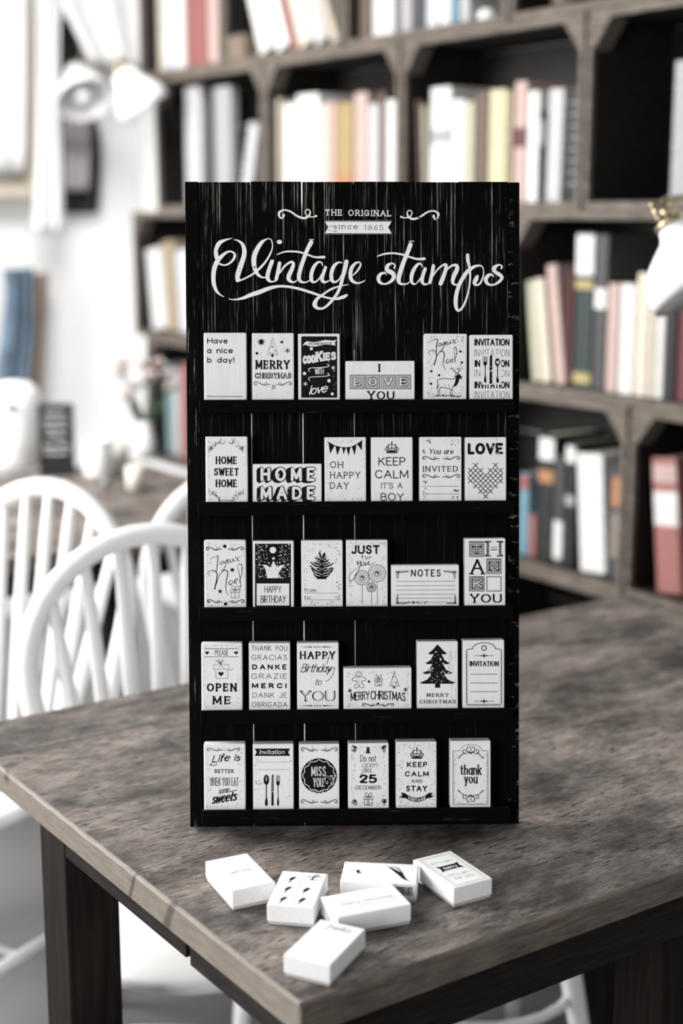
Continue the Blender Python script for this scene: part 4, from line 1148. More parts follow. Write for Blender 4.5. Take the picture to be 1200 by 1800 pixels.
def d_bday(k):
    k.text('Have', 136, 280, 136, 40, .17); k.text('a nice', 136, 316, 204, 40, .17); k.text('b day!', 136, 326, 271, 40, .17)
    k.line([(135, 506), (200, 508), (385, 508)], 4)
def d_merry(k):
    k.star(516, 124, 34, 8, .3); k.star(516, 124, 24, 8, .5, rot=.2)
    k.loop([(595, 96), (558, 215), (634, 215)], 2); k.specks(560, 110, 632, 213, 90, 3, seed=2, keep=lambda x, y: abs(x - 596) < (y - 98) * .3)
    k.disc(594, 222, 9); k.flake(700, 186, 19, 5); k.star(661, 125, 13, 7, .6); k.star(485, 204, 13, 7, .6)
    k.specks(465, 75, 735, 240, 70, 2.4, seed=5, keep=lambda x, y: not 540 < x < 650)
    k.text('MERRY', 476, 716, 316, 64, .2, serif=.13, contrast=.4)
    k.text('CHRISTMAS', 470, 730, 383, 42, .24, serif=.16, gap=38); k.text('CHRISTMAS', 470, 730, 381, 36, .07, gap=60, mat=1, lay=1)
    k.scroll(466, 578, 420, 20, 4, up=1); k.scroll(622, 728, 420, 20, 4, flip=True)
    k.text('to', 586, 612, 456, 38, .08, slant=.3, gap=8); k.specks(465, 450, 730, 505, 26, 2.5, seed=6, keep=lambda x, y: x < 525 or x > 690)
def d_cookies(k):
    k.poly([(797, 92), (803, 85), (1044, 85), (1050, 92), (1050, 516), (797, 516)])
    def up(x, y): return x, y + ((x - 925) / 110) ** 2 * 0 + math.sin((x - 830) / 190 * math.pi) * -14 + 6
    k.poly([(806, 150), (840, 142), (846, 118), (822, 128)], 1, 1); k.poly([(1046, 108), (1012, 118), (1018, 142), (1040, 150), (1032, 128)], 1, 1)
    top = [(835 + i * 19, 118 + math.sin(i / 10 * math.pi * 2) * 7) for i in range(11)]
    k.poly([(x, y) for x, y in top] + [(x, y + 32) for x, y in top[::-1]], 1, 1)
    k.text('HOMEMADE', 850, 1012, 148, 20, .16, gap=35, lay=2, serif=.1, rise=-2)
    k.disc(868, 172, 11, 1, 1); k.disc(820, 346, 12, 1, 1); k.disc(992, 397, 12, 1, 1); k.disc(1015, 490, 11, 1, 1)
    k.flake(1022, 306, 15, 4, 1, 1); k.flake(826, 419, 15, 4, 1, 1)
    k.text('COO', 808, 898, 282, 60, .24, serif=.14, mat=1, lay=1, rise=-10, gap=42); k.text('K', 898, 948, 268, 74, .24, serif=.16, mat=1, lay=1, rise=-8)
    k.text('IES', 950, 1042, 258, 58, .24, serif=.14, mat=1, lay=1, rise=-8, gap=42)
    k.text('WITH', 893, 955, 353, 44, .09, mat=1, lay=1)
    for dy in (0, 64):
        k.curve([(858, 334 + dy), (848, 318 + dy), (862, 308 + dy), (900, 305 + dy), (960, 302 + dy), (990, 296 + dy), (988, 282 + dy), (978, 284 + dy)], 5, 1, 1)
    k.text('love', 850, 978, 500, 66, .15, slant=.28, contrast=.45, gap=10, mat=1, lay=1, rise=-22)
    k.specks(800, 88, 1048, 512, 60, 2.6, 1, 1, seed=4, keep=lambda x, y: x > 985 or y > 480 or y < 108)
def d_ily(k):
    k.text('I', 273, 295, 305, 52, .22, serif=.16)
    for i, (x0, x1) in enumerate(((91, 183), (190, 281), (290, 380), (388, 479))):
        k.rect(x0, 324, x1, 413, 2); k.box(x0, 324, x1, 413, 3)
        k.box(x0 + 6, 330, x1 - 6, 407, 2, 1, 1)
        for q in range(9): k.line([(x0 + 8, 334 + q * 8), (x1 - 8, 334 + q * 8)], 1.6, 1, 1)
        c = 'LOVE'[i]; m_ = (x0 + x1) / 2; hw = 26 if c != 'L' else 22
        k.text(c, m_ - hw - 3, m_ + hw + 3, 396, 58, .3, serif=.2, lay=2); k.text(c, m_ - hw, m_ + hw, 393, 52, .2, serif=.18, contrast=.4, mat=1, lay=3)
    k.text('YOU', 202, 374, 482, 56, .2, serif=.17, contrast=.5, gap=40)
def script_noel(k, fn, w_=4):
    for t_ in fn: k.curve([tuple(map(float, q.split(','))) for q in t_.split()], w_)
def d_deer(k):
    script_noel(k, ('600,108,2 632,98,4 655,100,3', '648,100,6 640,140,6 640,175,4 632,190,2 615,180,2', '652,134,3 661,122,5 669,130,3 661,142,5 652,134,3', '672,119,3 677,134,6 687,119,3 692,111,3 687,142,5 670,175,4 661,174,2 670,158,2', '695,127,3 706,119,4 703,111,3 696,119,5 700,134,4 711,127,2', '713,111,3 713,127,5 723,124,3 729,105,3 729,122,5 738,118,2', '739,98,3 750,102,5 756,119,5 767,122,2', '775,90,2 754,108,3 741,122,3',
                    '600,200,2 588,180,3 612,168,4 636,176,5 640,210,6 624,264,8', '632,240,3 650,190,4 676,172,5 690,190,6 686,230,5 684,262,4 700,292,3',
                    '712,222,3 700,240,5 712,248,5 722,232,3 712,222,3', '732,240,3 748,226,4 738,222,4 730,240,4 748,246,2', '754,240,3 768,190,4 764,150,5 752,152,3 756,200,3 760,244,4'))
    for x, y in ((793, 173), (803, 244), (609, 301), (658, 326), (607, 381)): k.star(x, y, 10, 7, .65)
    body = [(655, 352), (690, 346), (726, 350), (752, 350), (762, 330), (768, 312), (782, 316), (804, 338), (800, 348), (786, 346), (780, 372), (768, 392), (744, 400), (744, 420), (740, 458), (730, 458), (732, 412), (700, 408), (672, 402), (662, 416), (664, 440), (656, 458), (646, 458), (652, 432), (646, 408), (650, 380), (646, 362)]
    k.loop(body, 4)
    k.poly([(764, 330), (782, 318), (802, 340), (788, 346), (780, 372), (766, 390), (748, 398), (762, 366)])
    for dx in (0, 6): k.line([(650 + dx, 380), (648 + dx, 410)], 3); k.line([(700 + dx * 4, 404), (696 + dx * 4, 384)], 2)
    for d in (-1, 1):
        k.curve([(776, 314), (776 + d * 16 - 8, 300), (776 + d * 22 - 14, 278), (776 + d * 20 - 26, 290)], 4); k.curve([(776 + d * 8 - 6, 304), (776 + d * 18, 292), (776 + d * 22, 284)], 3)
    k.line([(630, 459), (700, 456), (800, 461)], 5); k.specks(640, 450, 800, 466, 26, 3, seed=3)
    k.border_specks(585, 75, 815, 465, 130, 46, 3.2, seed=9)
def d_invcut(k):
    for i, (b, wt) in enumerate(((138, .17), (206, .05), (274, .17), (336, .05), (411, .17), (474, .05))):
        if i in (2, 3):
            k.text('IN', 887, 922, b, 46, wt, gap=30); k.text('ON', 1052, 1108, b, 46, wt, gap=30)
        else: k.text('INVITATION', 886, 1109, b, 46, wt, gap=30)
    k.rect(926, 212, 1048, 372, 1, 1)
    for x, q in ((954, 28), (990, 22), (1033, 32)): k.rect(x - q * .75, 190, x + q * .75, 386, 1, 1)
    k.fork(954, 206, 374, 26, 0, 2); k.knife(990, 194, 384, 22, 0, 2); k.spoon(1033, 218, 374, 30, 0, 2); k.disc(1033, 243, 9, 1, 3)
    k.specks(940, 200, 1050, 380, 30, 3, 1, 3, seed=2)
S = stamp
S(0, 358, 432.5, 585, 'stamp reading Have a nice b day!, first on the top ledge', d_bday, LF(570))
S(0, 442.5, 516, 585.5, 'stamp reading MERRY CHRISTMAS to, with stars and dotted fir, top ledge', d_merry, LF(570))
S(0, 523.5, 597, 586.5, 'black printed stamp reading HOMEMADE COOKIES WITH love, top ledge', d_cookies, LF(570))
S(0, 607, 728.5, 634.5, 'low wide stamp reading I LOVE YOU on the top ledge', d_ily, RF(570))
S(0, 744.5, 819.5, 586.5, 'stamp with Joyeux Noel and a standing reindeer, top ledge', d_deer, RF(570), 0.5)
S(0, 825.5, 901, 588.5, 'stamp repeating INVITATION with fork, knife and spoon, end of top ledge', d_invcut, RF(570))

def d_hsh(k):
    for st_, x0, x1, b in (('HOME', 196, 346, 265), ('SWEET', 185, 358, 346), ('HOME', 196, 346, 427)): k.text(st_, x0, x1, b, 57, .19, serif=.1, contrast=.4)
    rd = random.Random(4)
    for cx, cy in ((190, 130), (350, 130), (190, 480), (350, 480)):
        for _ in range(40):
            q = rd.uniform(-1, 1); x = cx + q * 42; y = cy + (q * 42 if (cx < 250) == (cy > 300) else -q * 42) * .8 + rd.gauss(0, 10)
            if rd.random() < .5: k.loop([(x + 5 * math.cos(i), y + 5 * math.sin(i)) for i in range(6)], 1.6)
            else: k.disc(x, y, rd.uniform(1.5, 3.5), n=6)
    k.border_specks(140, 95, 405, 520, 80, 26, 2.6, seed=6)
    k.curve([(215, 112), (240, 120), (262, 112)], 4); k.curve([(285, 112), (305, 120), (330, 112)], 4); k.curve([(215, 524), (265, 518), (330, 524)], 4)
def d_homemade(k):
    for st_, b, h in (('HOME', 392, 108), ('MADE', 523, 106)):
        for j in range(5): k.text(st_, 500 - 3 * j, 890 - 3 * j, b + 1 + j, h, .33, gap=62, dx=-3)
        k.text(st_, 504, 898, b - 3, h, .29, gap=62, lay=1); k.text(st_, 512, 892, b - 9, h - 12, .2, gap=76, mat=1, lay=2)
    k.specks(497, 285, 600, 522, 60, 3, 1, 1, seed=3); k.specks(700, 380, 895, 522, 40, 3, 1, 1, seed=4)
def d_ohhappy(k):
    C = catmull([(980, 105), (1040, 136), (1105, 147), (1165, 136), (1228, 96)], 8)
    k.ribbon(C, [5] * len(C))
    def cy(x): return min(C, key=lambda p: abs(p[0] - x))[1]
    for x0, x1, xt, yt in ((988, 1032, 1000, 190), (1037, 1072, 1050, 202), (1084, 1110, 1095, 196), (1113, 1143, 1130, 207), (1152, 1186, 1172, 202), (1190, 1226, 1222, 168)):
        k.poly([(x0, cy(x0)), (x1, cy(x1)), (xt, yt)])
    k.text('OH', 1000, 1091, 291, 47, .12, serif=.12); k.text('HAPPY', 1000, 1212, 364, 47, .12, serif=.12); k.text('DAY', 1000, 1130, 438, 47, .12, serif=.12)
    k.border_specks(970, 85, 1250, 522, 120, 50, 3, seed=2)
def d_boy(k):
    k.crown(358, 132, 84, 74, 5); k.text('KEEP', 273, 444, 249, 54, .12); k.text('CALM', 251, 463, 331, 54, .12); k.text("IT'S A", 289, 427, 396, 38, .12); k.text('BOY', 287, 434, 474, 50, .12)
def d_invited(k):
    k.text('You are', 592, 750, 176, 36, .16, slant=.25, contrast=.55, serif=.06, gap=24)
    for y, u in ((203, 1), (318, 1)):
        k.scroll(555, 660, y, 17, 4.5, up=u); k.scroll(685, 790, y, 17, 4.5, flip=True, up=u)
    k.text('INVITED', 557, 780, 288, 37, .16, serif=.12, contrast=.3)
    k.line([(548, 381), (785, 381)], 2.4); k.line([(556, 430), (785, 430)], 2.4)
    for b in ((560, 75, 610, 105), (680, 82, 790, 118), (555, 140, 572, 180), (555, 345, 585, 365), (555, 390, 590, 468), (755, 398, 785, 416), (735, 445, 780, 468)): k.specks(*b, 16, 3.6, seed=int(b[0] + b[1]))
def d_love(k):
    k.text('LOVE', 843, 1068, 178, 74, .25, gap=40)
    for row, xs in enumerate(((893, 1020), (861, 893, 925, 988, 1020, 1052), (861, 893, 925, 957, 988, 1020, 1052), (861, 893, 925, 957, 988, 1020, 1052), (893, 925, 957, 988, 1020), (925, 957, 988), (957,))):
        for x in xs:
            y = 247 + row * 33; q = 15
            k.line([(x - q, y - q), (x + q, y + q)], 5); k.line([(x - q, y + q), (x + q, y - q)], 5)
    k.rect(1027, 72, 1029, 86); k.specks(980, 120, 1066, 178, 16, 4, 1, 1, seed=3)
S(1, 361, 434.5, 767.5, 'stamp reading HOME SWEET HOME inside a leafy wreath', d_hsh, LF(750))
S(1, 444, 565, 815.5, 'low wide stamp reading HOME MADE in block letters', d_homemade, LF(750))
S(1, 570, 643, 768.5, 'stamp reading OH HAPPY DAY under black bunting', d_ohhappy, LF(750))
S(1, 652, 725, 768.5, "stamp reading KEEP CALM IT'S A BOY under a small crown", d_boy, RF(750))
S(1, 737.5, 811, 768, 'stamp reading You are INVITED with scrolls and blank lines', d_invited, RF(750))
S(1, 817.5, 889.5, 768.5, 'stamp reading LOVE over a cross stitched heart', d_love, RF(750))

def d_noel(k):
    k.scroll(130, 235, 140, 18, 5); k.scroll(285, 390, 140, 18, 5, flip=True); k.star(260, 121, 15, 7, .7)
    k.scroll(138, 240, 510, 18, 5); k.scroll(288, 395, 510, 18, 5, flip=True); k.star(265, 526, 15, 7, .7)
    script_noel(k, ('155,215,2 170,205,3 215,185,3', '212,186,6 208,240,6 200,295,4 180,300,3 172,285,2', '225,240,3 236,226,5 246,236,3 236,250,5 225,240,3', '250,222,3 256,240,6 268,222,3 274,212,3 268,250,5 248,292,4 236,290,2 248,270,2', '278,232,3 292,222,4 288,212,3 279,222,5 284,240,4 298,232,2', '300,212,3 300,232,5 312,228,3 320,204,3 320,226,5 330,220,2', '332,196,3 345,200,5 352,222,5 366,226,2', '376,186,2 350,208,3 334,226,3',
                    '160,330,2 140,310,3 170,290,4 200,300,6 205,340,7 188,425,9', '196,400,3 225,320,4 262,288,6 280,310,7 270,370,6 268,430,4 285,468,3', '302,358,3 288,380,6 302,392,6 316,368,4 302,358,3', '326,378,3 350,356,5 338,350,5 326,376,6 350,386,3', '358,380,3 380,310,5 376,248,6 350,262,3 362,320,4 372,395,5 360,430,3'))
    k.star(313, 287, 20, 8, .45); k.star(227, 438, 20, 5, .4); k.gift(299, 428, 365, 484, 3)
    k.border_specks(128, 100, 402, 545, 150, 44, 2.8, seed=12)
def d_hbcrown(k):
    k.rect(472, 103, 725, 547)
    k.specks(478, 110, 720, 345, 260, 4.2, 1, 1, seed=8, keep=lambda x, y: abs(x - 600) > 40 or y > 230)
    k.disc(598, 148, 23, 1, 1)
    k.poly([(524, 250), (552, 252), (582, 270), (596, 236), (602, 222), (610, 236), (626, 270), (652, 252), (682, 258), (652, 282), (640, 306), (633, 345), (556, 345), (550, 305), (544, 280)], 1, 1); k.disc(602, 206, 9, 1, 1)
    k.rect(484, 383, 713, 537, 1, 1)
    k.text('HAPPY', 538, 658, 448, 48, .09, lay=2); k.text('BIRTHDAY', 511, 689, 519, 52, .09, lay=2)
def d_cone(k):
    cx = 942; rd = random.Random(11)
    k.poly([(908, 352), (974, 352), (978, 318), (968, 250), (952, 195), (936, 195), (916, 250), (904, 318)])
    for i in range(9):
        y = 332 - i * 18; hw = (60, 76, 84, 80, 76, 64, 52, 38, 22)[i]
        for d in (-1, 1):
            for q in (1, .62):
                w_ = hw * q * rd.uniform(.88, 1.08); up = rd.uniform(8, 24); yy = y + rd.uniform(-5, 5)
                k.curve([(cx + d * 8, yy + 8, 7), (cx + d * w_ * .6, yy + 2, 11), (cx + d * w_ * .95, yy - up, 8)], 0); k.disc(cx + d * w_ * .95, yy - up, 5.5, ry=4, n=8)
    k.curve([(932, 200, 9), (928, 168, 7), (930, 148, 5)], 0); k.curve([(946, 200, 9), (956, 176, 7), (962, 164, 5)], 0)
    for i in range(8):
        y = 328 - i * 18
        for d in (-1, 1): k.curve([(cx + d * 10, y + rd.uniform(0, 4), 2), (cx + d * 34, y - 3, 4), (cx + d * rd.uniform(48, 62), y - 14, 2)], 0, 1, 1)
        if i % 2: k.curve([(cx - 14, y + 6), (cx, y + 10), (cx + 16, y + 4)], 2.5, 1, 1)
    k.rect(910, 340, 972, 352, 0, 2)
    k.text('from:', 819, 908, 443, 28, .12, serif=.1); k.text('to:', 819, 870, 493, 28, .12, serif=.1)
    k.line([(820, 450), (1070, 450)], 2); k.line([(820, 498), (1070, 498)], 2)
    for b in ((825, 105, 900, 160), (900, 95, 1060, 130), (1030, 130, 1070, 240), (815, 170, 840, 400), (1045, 370, 1070, 440), (860, 510, 920, 535), (960, 505, 1065, 540), (1035, 470, 1068, 495)): k.specks(*b, 16, 3.2, seed=int(b[0]))
def d_just(k):
    k.text('JUST', 102, 280, 160, 58, .2, gap=36); k.text('for', 163, 226, 193, 27, .12, serif=.1)
    script_noel(k, ('128,212,3 140,205,4 138,228,5 160,205,4 150,250,4 120,310,4 92,338,3 84,310,3 100,280,3 150,240,2', '168,212,3 160,230,5 176,232,5 182,212,4 170,208,3', '190,212,4 190,232,5 212,206,4 210,230,5 255,210,2'))
    for x, y, r in ((168, 311, 47), (263, 283, 55), (228, 372, 30)):
        k.loop([(x + (r + 1.5 * math.sin(i * 2.7)) * math.cos(i * math.pi / 20), y + (r + 1.5 * math.sin(i * 2.7)) * math.sin(i * math.pi / 20)) for i in range(40)], 3)
        for i in range(26):
            a = i * 2 * math.pi / 26; q = .35 + .1 * (i % 3)
            k.line([(x + r * q * math.cos(a), y + r * q * math.sin(a)), (x + r * .95 * math.cos(a), y + r * .95 * math.sin(a))], 1.8)
        for i in range(16):
            a = i * 2 * math.pi / 16; k.line([(x, y), (x + r * .45 * math.cos(a), y + r * .45 * math.sin(a))], 2.2)
        k.disc(x, y, r * .22); k.disc(x - 2, y + 4, r * .13, 1, 1)
    for P in ([(168, 358), (168, 480)], [(264, 338), (266, 400), (265, 480)], [(228, 402), (228, 480)]): k.line(P, 3)
    k.border_specks(80, 85, 320, 488, 130, 40, 3.2, seed=15)
def d_notes(k):
    k.text('NOTES', 480, 670, 304, 46, .16, gap=50)
    for y, x0, x1 in ((335, 385, 765), (363, 385, 765), (390, 385, 765), (418, 385, 765), (443, 400, 745), (469, 445, 705)): k.line([(x0, y), (x1, y - 2)], 2.6)
    for x, y, d in ((385, 262, 1), (768, 262, -1)):
        for j in range(6): k.curve([(x + d * j * 14, y + 4), (x + d * (j * 14 + 10), y + 14 - j), (x + d * (j * 14 + 4), y + 20 - 2 * j), (x + d * (j * 14 - 2), y + 10)], 4)
        for j in range(5): k.curve([(x, y + 8 + j * 9), (x + d * (18 - 2 * j), y + 14 + j * 9), (x + d * 10, y + 22 + j * 9)], 3.4)
    for x, d in ((385, 1), (770, -1)):
        for j in range(5): k.curve([(x, 480 - j * 10), (x + d * 12, 470 - j * 10), (x + d * 4, 462 - j * 10)], 4); k.curve([(x + d * j * 12, 480), (x + d * (j * 12 + 8), 468), (x + d * (j * 12 + 14), 480)], 4)
    k.specks(445, 462, 585, 478, 40, 4, seed=7)
def d_thank(k):
    def sq(x0, y0, x1, y1):
        k.rect(x0, y0, x1, y1, 2); k.box(x0 + 1, y0 + 1, x1 - 1, y1 - 1, 3)
        for q in range(12): k.line([(x0 + 4, y0 + 8 + q * 7.4), (x1 - 4, y0 + 8 + q * 7.4)], 2, 1 if q % 2 else 0, 1)
    sq(852, 78, 948, 177); k.text('T', 868, 934, 158, 62, .26, serif=.2, lay=2); k.text('T', 872, 930, 154, 54, .1, mat=1, lay=3)
    k.text('H', 964, 1057, 176, 100, .2, serif=.2); k.text('H', 980, 1041, 170, 88, .1, mat=1, lay=1)
    for q in range(9): k.line([(966, 88 + q * 10), (1056, 88 + q * 10)], 2, 1, 2)
    k.text('A', 860, 947, 290, 100, .14, serif=.16, contrast=.3)
    sq(962, 188, 1058, 286); k.text('N', 980, 1040, 266, 58, .22, serif=.17, lay=2); k.text('N', 988, 1034, 260, 46, .08, mat=1, lay=3)
    sq(852, 302, 949, 398); k.text('K', 872, 938, 378, 58, .3, serif=.2, lay=2); k.text('K', 878, 932, 373, 48, .16, serif=.1, mat=1, lay=3)
    k.box(963, 303, 1057, 397, 3.5); k.box(968, 308, 1052, 392, 1.6)
    k.text('YOU', 857, 1060, 473, 60, .2, serif=.16, contrast=.5, gap=34)
S(2, 358.5, 431.5, 950, 'stamp reading Joyeux Noel with small gift, star and scrolls', d_noel, LF(930))
S(2, 444, 516, 951, 'dark printed stamp with a white crown reading HAPPY BIRTHDAY', d_hbcrown, LF(930))
S(2, 529, 602, 950, 'stamp with a pine cone and from: to: lines', d_cone, LF(930))
S(2, 608, 681, 949.5, 'stamp reading JUST for you above three round flowers', d_just, RF(930))
S(2, 687.5, 806.5, 993.5, 'low wide stamp reading NOTES over ruled lines', d_notes, RF(930))
S(2, 817, 888, 946.5, 'stamp spelling THANK YOU in letter tiles, with one empty tile', d_thank, RF(930))

def d_open(k):
    k.line([(115, 122), (360, 121)], 3.4); k.line([(115, 178), (360, 178)], 3.4); k.text('PLEASE', 191, 285, 168, 38, .09); k.heart(135, 150, 14); k.heart(339, 150, 14)
    k.box(181, 233, 288, 266, 2.4); k.box(197, 266, 283, 330, 2.4); k.heart(233, 298, 19)
    for x, y in ((192, 204), (205, 198), (222, 192), (246, 205), (256, 212), (250, 196)): k.curve([(232, 232), ((232 + x) / 2 - 4, (232 + y) / 2 - 6), (x, y)], 3)
    k.line([(215, 262), (233, 236), (256, 264)], 2); k.curve([(286, 265), (300, 272), (322, 260)], 2.4)
    k.text('OPEN', 134, 343, 423, 60, .22, serif=.15, contrast=.3); k.text('ME', 175, 301, 513, 60, .22, serif=.15, contrast=.3)
    k.border_specks(110, 95, 372, 540, 110, 34, 2.8, seed=21)
def d_list(k):
    for st_, b, wt, x0, x1 in (('THANK YOU', 136, .1, 447, 698), ('GRACIAS', 201, .1, 447, 698), ('DANKE', 268, .24, 452, 694), ('GRAZIE', 333, .1, 447, 697), ('MERCI', 400, .26, 450, 694), ('DANK JE', 466, .1, 454, 698), ('OBRIGADA', 532, .1, 449, 699)):
        k.text(st_, x0, x1, b, 37, wt, gap=34 if wt < .2 else 64)
def rule(k, x0, x1, y):
    m_ = (x0 + x1) / 2; k.poly([(x0, y), (m_ - 40, y - 4), (m_ - 34, y), (m_ - 40, y + 4)]); k.poly([(x1, y), (m_ + 40, y - 4), (m_ + 34, y), (m_ + 40, y + 4)]); k.disc(m_, y, 5); k.line([(m_ - 26, y), (m_ - 12, y)], 6); k.line([(m_ + 12, y), (m_ + 26, y)], 6)
def d_hbty(k):
    rule(k, 787, 1032, 109); rule(k, 787, 1036, 522)
    k.text('HAPPY', 788, 1036, 195, 56, .21, serif=.13, contrast=.35)
    k.text('Birthday', 790, 1000, 288, 62, .11, slant=.34, contrast=.5, gap=16)
    script_noel(k, ('985,290,5 1030,250,4 1020,300,4 990,340,4 965,352,3', '958,170,3 985,190,3 1000,160,3 975,230,4'))
    k.text('to', 890, 936, 378, 48, .1, slant=.34, contrast=.4, gap=12)
    k.text('YOU', 792, 1036, 492, 76, .2, serif=.14, contrast=.45, gap=26); k.text('YOU', 803, 1028, 486, 64, .085, mat=1, lay=1, gap=36)
def d_ginger(k):
    pts = catmull([(128, 292), (112, 296), (104, 310), (118, 318), (134, 316), (134, 332), (120, 350), (126, 362), (142, 356), (148, 340), (156, 356), (172, 362), (180, 350), (166, 332), (166, 316), (184, 316), (192, 304), (184, 294), (166, 292)], 4)
    k.line(pts, 3.4); k.loop([(146 + 20 * math.cos(i * .35), 275 + 18 * math.sin(i * .35)) for i in range(18)], 3.4)
    k.disc(139, 271, 2.6); k.disc(153, 271, 2.6); k.curve([(136, 280), (146, 287), (156, 280)], 3); k.disc(148, 310, 2.5); k.disc(148, 324, 2.5)
    k.star(212, 320, 10, 7, .65); k.gift(248, 303, 298, 347, 3); k.specks(252, 316, 295, 345, 10, 3.5, seed=3)
    k.loop([(373, 262), (344, 350), (405, 350)], 2.6); k.rect(366, 352, 379, 364); k.specks(346, 268, 403, 348, 60, 3, seed=5, keep=lambda x, y: abs(x - 374) < (y - 262) * .32)
    for d in (-1, 1): k.line([(373, 254), (373 + d * 8, 262)], 3)
    def arch(x, y): return x, y - 12 * math.sin((x - 92) / 355 * math.pi)
    k.text('MERRY', 94, 216, 446, 56, .11, gap=22, warp=arch); k.text('CHRISTMAS', 222, 446, 448, 58, .11, gap=22, warp=arch)
    k.flake(90, 378, 14, 5); k.flake(445, 371, 14, 5)
    k.scroll(170, 262, 470, 13, 4.5); k.scroll(278, 370, 470, 13, 4.5, flip=True); k.star(270, 462, 10, 7, .65)
    k.border_specks(70, 258, 468, 478, 90, 30, 3.2, seed=31)
def d_tree(k):
    k.fir(650, 82, 360, 232, 4); k.specks(590, 120, 720, 325, 90, 4.2, 1, 1, seed=6, keep=lambda x, y: abs(x - 650) < (y - 90) * .4)
    k.text('MERRY', 581, 720, 419, 25, .2, serif=.16, contrast=.4, gap=52); k.text('CHRISTMAS', 534, 766, 461, 25, .2, serif=.16, contrast=.4, gap=50)
    rd = random.Random(4)
    for _ in range(26):
        x = rd.uniform(722, 772); y = rd.uniform(90, 420); k.line([(x, y), (x + rd.uniform(-2, 2), y + rd.uniform(20, 70))], 1.2, 2)
def d_tag(k):
    L = [(835, 455), (835, 120)] + [(835 + 22 * (1 - math.cos(q)), 120 - 8 * math.sin(q)) for q in (.5, 1, 1.57)] + [(872, 110)]
    arch = [(947 - 74 * math.cos(q), 112 - 40 * math.sin(q)) for q in [i * math.pi / 14 for i in range(15)]]
    out = [(835, 458), (835, 124), (842, 114), (864, 112)] + arch + [(1030, 112), (1052, 114), (1059, 124), (1059, 458), (1050, 470), (844, 470)]
    k.loop(out, 4.5)
    inn = [(841, 452), (841, 130)]; k.line([(841, 130), (841, 455)], 1.6); k.line([(1053, 130), (1053, 455)], 1.6); k.line([(850, 464), (1045, 464)], 1.6)
    k.loop([(947 + 15 * math.cos(i * .4), 106 + 15 * math.sin(i * .4)) for i in range(16)], 6)
    for y in (155, 446):
        k.line([(884, y), (930, y)], 3); k.line([(964, y), (1010, y)], 3); k.star(947, y, 18, 4, .35); k.disc(930, y, 5); k.disc(964, y, 5)
    k.text('INVITATION', 855, 1040, 223, 34, .2, serif=.1, contrast=.5, gap=36)
    for y in (273, 329, 385): k.line([(860, y), (1034, y)], 3.6)
S(3, 353.5, 425, 1131, 'stamp reading PLEASE OPEN ME with hearts and a gift', d_open, LF(1110))
S(3, 437, 509.5, 1130.5, 'stamp listing THANK YOU GRACIAS DANKE GRAZIE MERCI', d_list, LF(1110))
S(3, 521.5, 595, 1130, 'stamp reading HAPPY Birthday to YOU between two rules', d_hbty, LF(1110))
S(3, 603.5, 723, 1174.5, 'low wide MERRY CHRISTMAS stamp with gingerbread man, gift and fir', d_ginger, RF(1110))
S(3, 733, 804.5, 1127.5, 'stamp with large black fir tree over MERRY CHRISTMAS', d_tree, RF(1110))
S(3, 813.5, 886, 1125.5, 'stamp with a tag outline reading INVITATION, last on its ledge', d_tag, RF(1110))

def d_life(k):
    k.scroll(135, 245, 112, 15, 3.8); k.scroll(265, 362, 112, 15, 3.8, flip=True)
    k.text('Life', 166, 292, 206, 56, .18, slant=.3, contrast=.5, gap=18, rise=-14); k.text('is', 322, 364, 192, 52, .18, slant=.3, contrast=.4, gap=22)
    k.curve([(168, 212), (155, 218), (190, 222), (205, 208)], 5)
    k.text('BETTER', 188, 322, 276, 28, .18, serif=.13); k.text('WHEN YOU EAT', 153, 358, 367, 62, .11, gap=36); k.text('WHEN YOU EAT', 153, 358, 367, 62, .03, gap=44, mat=1, lay=1)
    k.text('some', 212, 288, 424, 44, .12, slant=.3, contrast=.4, gap=12, rise=-12)
    k.text('sweets', 162, 340, 496, 72, .17, slant=.3, contrast=.5, gap=14, rise=-26); k.curve([(270, 412), (310, 402), (345, 396)], 6)
    k.border_specks(128, 95, 382, 520, 170, 42, 2.8, seed=41)
def d_invite(k):
    k.poly([(469, 103), (720, 103), (705, 128), (720, 155), (469, 155), (484, 128)])
    k.text('Invitation', 500, 676, 143, 32, .14, slant=.3, contrast=.45, gap=20, mat=1, lay=1)
    for y in (199, 251):
        for i in range(26): k.line([(477 + i * 9.3, y), (482 + i * 9.3, y)], 3)
    k.spoon(552, 288, 506, 36); k.knife(595, 284, 506, 20); k.fork(634, 290, 506, 26)
    k.disc(552, 316, 6, 2, 1, ry=18); k.line([(595, 300), (595, 395)], 4, 2, 1)
    k.specks(465, 90, 725, 520, 100, 3.2, seed=14, keep=lambda x, y: (x < 530 or x > 655) and y > 165 or y < 98)
    k.specks(475, 325, 545, 360, 20, 4, seed=8)
def d_miss(k):
    for y, u in ((112, 1), (478, 1)):
        k.scroll(797, 910, y, 20, 5, up=u); k.scroll(938, 1050, y, 20, 5, flip=True, up=u)
    n = 72; k.poly([(922 + (124 + (4 if i % 2 else -1)) * math.cos(2 * math.pi * i / n), 294 + (121 + (4 if i % 2 else -1)) * math.sin(2 * math.pi * i / n)) for i in range(n)])
    q = [(922 + (110 + 5 * math.cos(12 * t)) * math.cos(t), 294 + (107 + 5 * math.cos(12 * t)) * math.sin(t)) for t in [2 * math.pi * i / 96 for i in range(96)]]
    k.ribbon(q, [4.5] * 96, 1, 1, True)
    k.text('MISS', 868, 970, 298, 70, .09, gap=44, mat=1, lay=1); k.text('YOU.', 880, 960, 374, 66, .09, gap=40, mat=1, lay=1)
    k.specks(960, 290, 1040, 350, 60, 3.6, 1, 1, seed=9); k.specks(850, 395, 960, 412, 24, 3, 1, 1, seed=4)
    k.border_specks(790, 85, 1060, 520, 90, 34, 2.8, seed=51)
